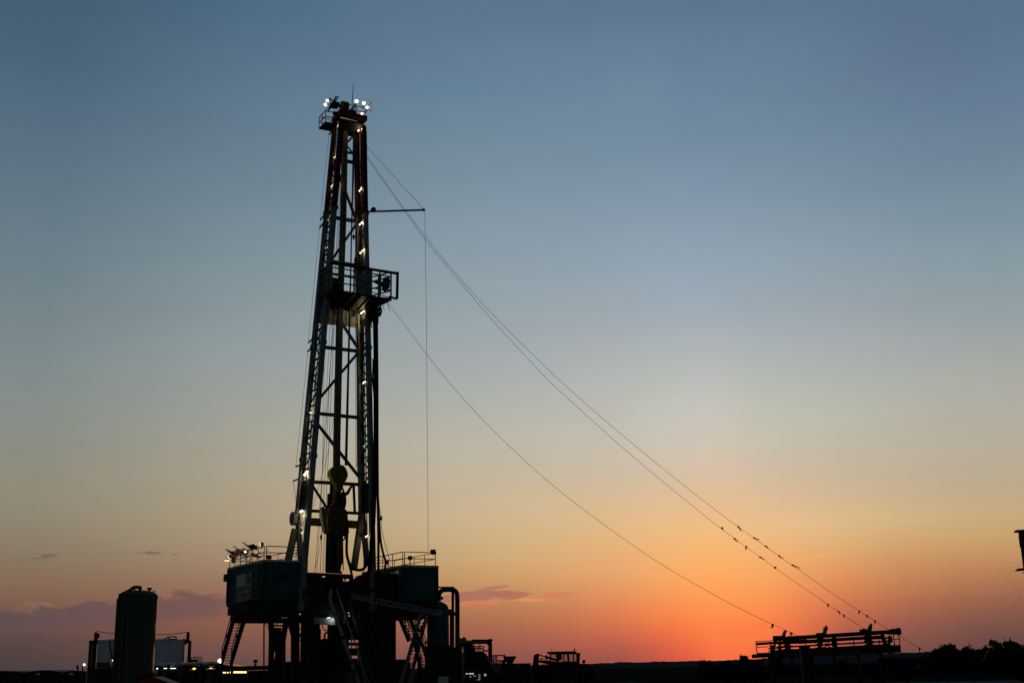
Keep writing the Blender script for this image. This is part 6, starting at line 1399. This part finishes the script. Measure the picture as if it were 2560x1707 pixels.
# ================================================================== MESQUITE BUSHES
def tree(px, ptop, Y, wpx, label, seed, dens=1.0, rug=1.0):
    rnd = random.Random(seed); base = V((PY(px, 1690, Y).x, Y, 0)); h = PY(px, ptop, Y).z; w = wpx / F * Y
    t = thing('mesquite_tree', label, 'tree', base, 'mesquite trees and bushes beyond the pad')
    m = MB(); tips = []
    nb = 5
    for k in range(nb):
        a_ = 2 * math.pi * (k + rnd.random() * .6) / nb; L_ = w * .42 * (.6 + .5 * rnd.random()); hh = h * (.55 + .35 * rnd.random())
        e_ = base + V((math.cos(a_) * L_, math.sin(a_) * L_ * .7, hh)); mid = base.lerp(e_, .5) + V((rnd.uniform(-.1, .1), rnd.uniform(-.1, .1), .12 * h))
        m.tube([base, base.lerp(mid, .5) + V((0, 0, .05)), mid, e_], [.09, .075, .05, .015], 6); tips += [mid, e_, mid.lerp(e_, .5)]
        for j in range(3):
            e2 = mid + V((rnd.uniform(-1, 1) * w * .25, rnd.uniform(-1, 1) * w * .2, rnd.uniform(.1, .45) * h)); e2.z = min(e2.z, h * .98); m.tube([mid, mid.lerp(e2, .6) + V((0, 0, .05)), e2], [.04, .025, .008], 5); tips.append(e2)
    m.build('trunk', 'bark', t)
    tips.append(base + V((rnd.uniform(-.15, .15) * w, 0, h * .93)))
    m = MB()
    for k in range(8): tips.append(base + V((rnd.uniform(-.5, .5) * w, rnd.uniform(-.35, .35) * w, rnd.uniform(.1, .45) * h)))
    for c in tips:
        cr = rnd.uniform(.10, .24) * min(w, h * 1.1)
        for i in range(int(34 * dens)):
            v_ = V((rnd.gauss(0, 1), rnd.gauss(0, 1), rnd.gauss(0, .8))); v_ = v_.normalized() * cr * rnd.random() ** .45
            q = c + v_
            if q.z < .03 or q.z > h * 1.02: continue
            s_ = rnd.uniform(.06, .15) * rug; d1_ = V((rnd.gauss(0, 1), rnd.gauss(0, 1), rnd.gauss(0, 1))).normalized(); d2_ = d1_.cross(V((rnd.gauss(0, 1), rnd.gauss(0, 1), rnd.gauss(0, 1)))).normalized()
            m.add([q - d1_ * s_ * 1.6, q + d2_ * s_ * .6, q + d1_ * s_ * 1.6, q - d2_ * s_ * .6], [(0, 1, 2, 3)])
    for k in range(11):      # stray twigs
        c = rnd.choice(tips); e_ = c + V((rnd.uniform(-.3, .3) * w, 0, rnd.uniform(.1, .34) * h)); e_.z = min(e_.z, h * 1.1); m.beam(c, e_, .025)
        for i in range(10): q = c.lerp(e_, rnd.random()); d1_ = V((rnd.gauss(0, 1), 0, rnd.gauss(0, 1))).normalized() * .09; d2_ = V((-d1_.z, .02, d1_.x)) * .4; m.add([q, q + d2_ + d1_ * .5, q + d1_, q - d2_ + d1_ * .5], [(0, 1, 2, 3)])
    m.build('crown', 'mesquite_leaf', t, smooth=False)
TREES = [(1763, 1650, 118, 36, 'small bush on the ridge line left of the pipe rack'), (1812, 1653, 112, 50, 'low round bush between the small ridge bush and the pipe rack'), (1861, 1637.5, 96, 34, 'tall thin bush standing just off the low end of the pipe rack'), (1886, 1648, 94, 44, 'bush behind the low end railing of the pipe rack'),
  (1940, 1643.5, 96, 36, 'bush peeping between the first two legs of the pipe rack'), (1975, 1662, 92, 60, 'low bush between second leg of the rack and the square post'), (2100, 1650, 93, 66, 'broad bush under the middle of the pipe rack'), (2058, 1664, 91, 60, 'low bush right behind the square post'),
  (2160, 1660, 92, 60, 'low bush between the fourth and fifth rack legs'), (2230, 1643, 91, 54, 'bush behind the high end leg of the pipe rack'), (2195, 1655, 94, 44, 'bush between the last two legs of the rack'), (2276, 1646, 90, 56, 'bush where the middle guy wire comes down'), (2314, 1640, 91, 50, 'bush where the upper guy wire comes down'),
  (2345, 1622.5, 92, 30, 'thin tall bush topping the ridge, first past the upper guy wire'), (2363, 1617, 90, 40, 'tall ragged bush second past the upper guy wire'), (2386, 1608.5, 91, 46, 'tallest ragged bush past the upper guy wire'), (2424, 1614, 92, 44, 'tall bush with twiggy top beside the ridge notch'), (2400, 1638, 87, 60, 'broad dark bush in front of the ragged tall ones'),
  (2465, 1615.5, 93, 40, 'bush topping the ridge under the faint stay wire'), (2494, 1599, 88, 34, 'lollipop topped tree at the near side of the big dark clump'), (2522, 1600.5, 87, 46, 'high rounded tree in the middle of the big dark clump'), (2550, 1604, 86, 50, 'big dark tree cut by the frame edge'), (2590, 1607, 86, 60, 'outermost tree beyond the frame edge, only its side showing'),
  (2450, 1642, 87, 66, 'broad low bush at the pad edge under the ridge notch'), (2500, 1640, 86.5, 70, 'broad low bush at the foot of the big dark clump'), (2545, 1645, 86.3, 60, 'low bush at the foot of the tree cut by the frame edge'), (2340, 1650, 88, 60, 'low bush at the pad edge near the fallen guy wires'), (2130, 1672, 89, 70, 'lowest bush at the pad edge below the rack middle'),
  (2010, 1668, 90, 60, 'low bush half hidden by the square post'), (1915, 1664, 92, 60, 'low bush between first and second rack legs'), (1840, 1664, 100, 60, 'low bush at the foot of the tall thin one'), (2210, 1670, 88, 70, 'low bush at the pad edge below the high end of the rack'), (2290, 1668, 88, 70, 'low bush at the pad edge between rack and guy wires'), (1785, 1664, 110, 60, 'low bush at the foot of the small ridge bush')]
for i, (px, pt, Y, w, l_) in enumerate(TREES): tree(px, pt + 2.5, Y, w, l_, 100 + i, 1.25 if w < 50 else 1.5)
t = thing('plastic_scrap', 'tiny scrap of coloured tape caught in the bushes below the upper guy wire', 'litter', PY(2298, 1664, 86)); m = MB(); m.beam(PY(2293, 1670, 86), PY(2297, 1663, 86), .1, .02); m.beam(PY(2297, 1663, 86), PY(2302, 1660, 86), .06, .02); m.build('tape', 'yellow_paint', t)
t = thing('red_crate', 'dark red box standing on the pale pad at the bottom corner', 'crate', V((PY(2556, 1704, 78).x, 78, 0))); m = MB(); pxbox(m, 2546, 1700, 2575, 1712, 78, .6, 0); m.build('box', 'red_paint', t); m = MB(); m.beam(PY(2546, 1700, 77.98), PY(2575, 1699, 77.98), .05); m.build('lid', 'red_dark', t)
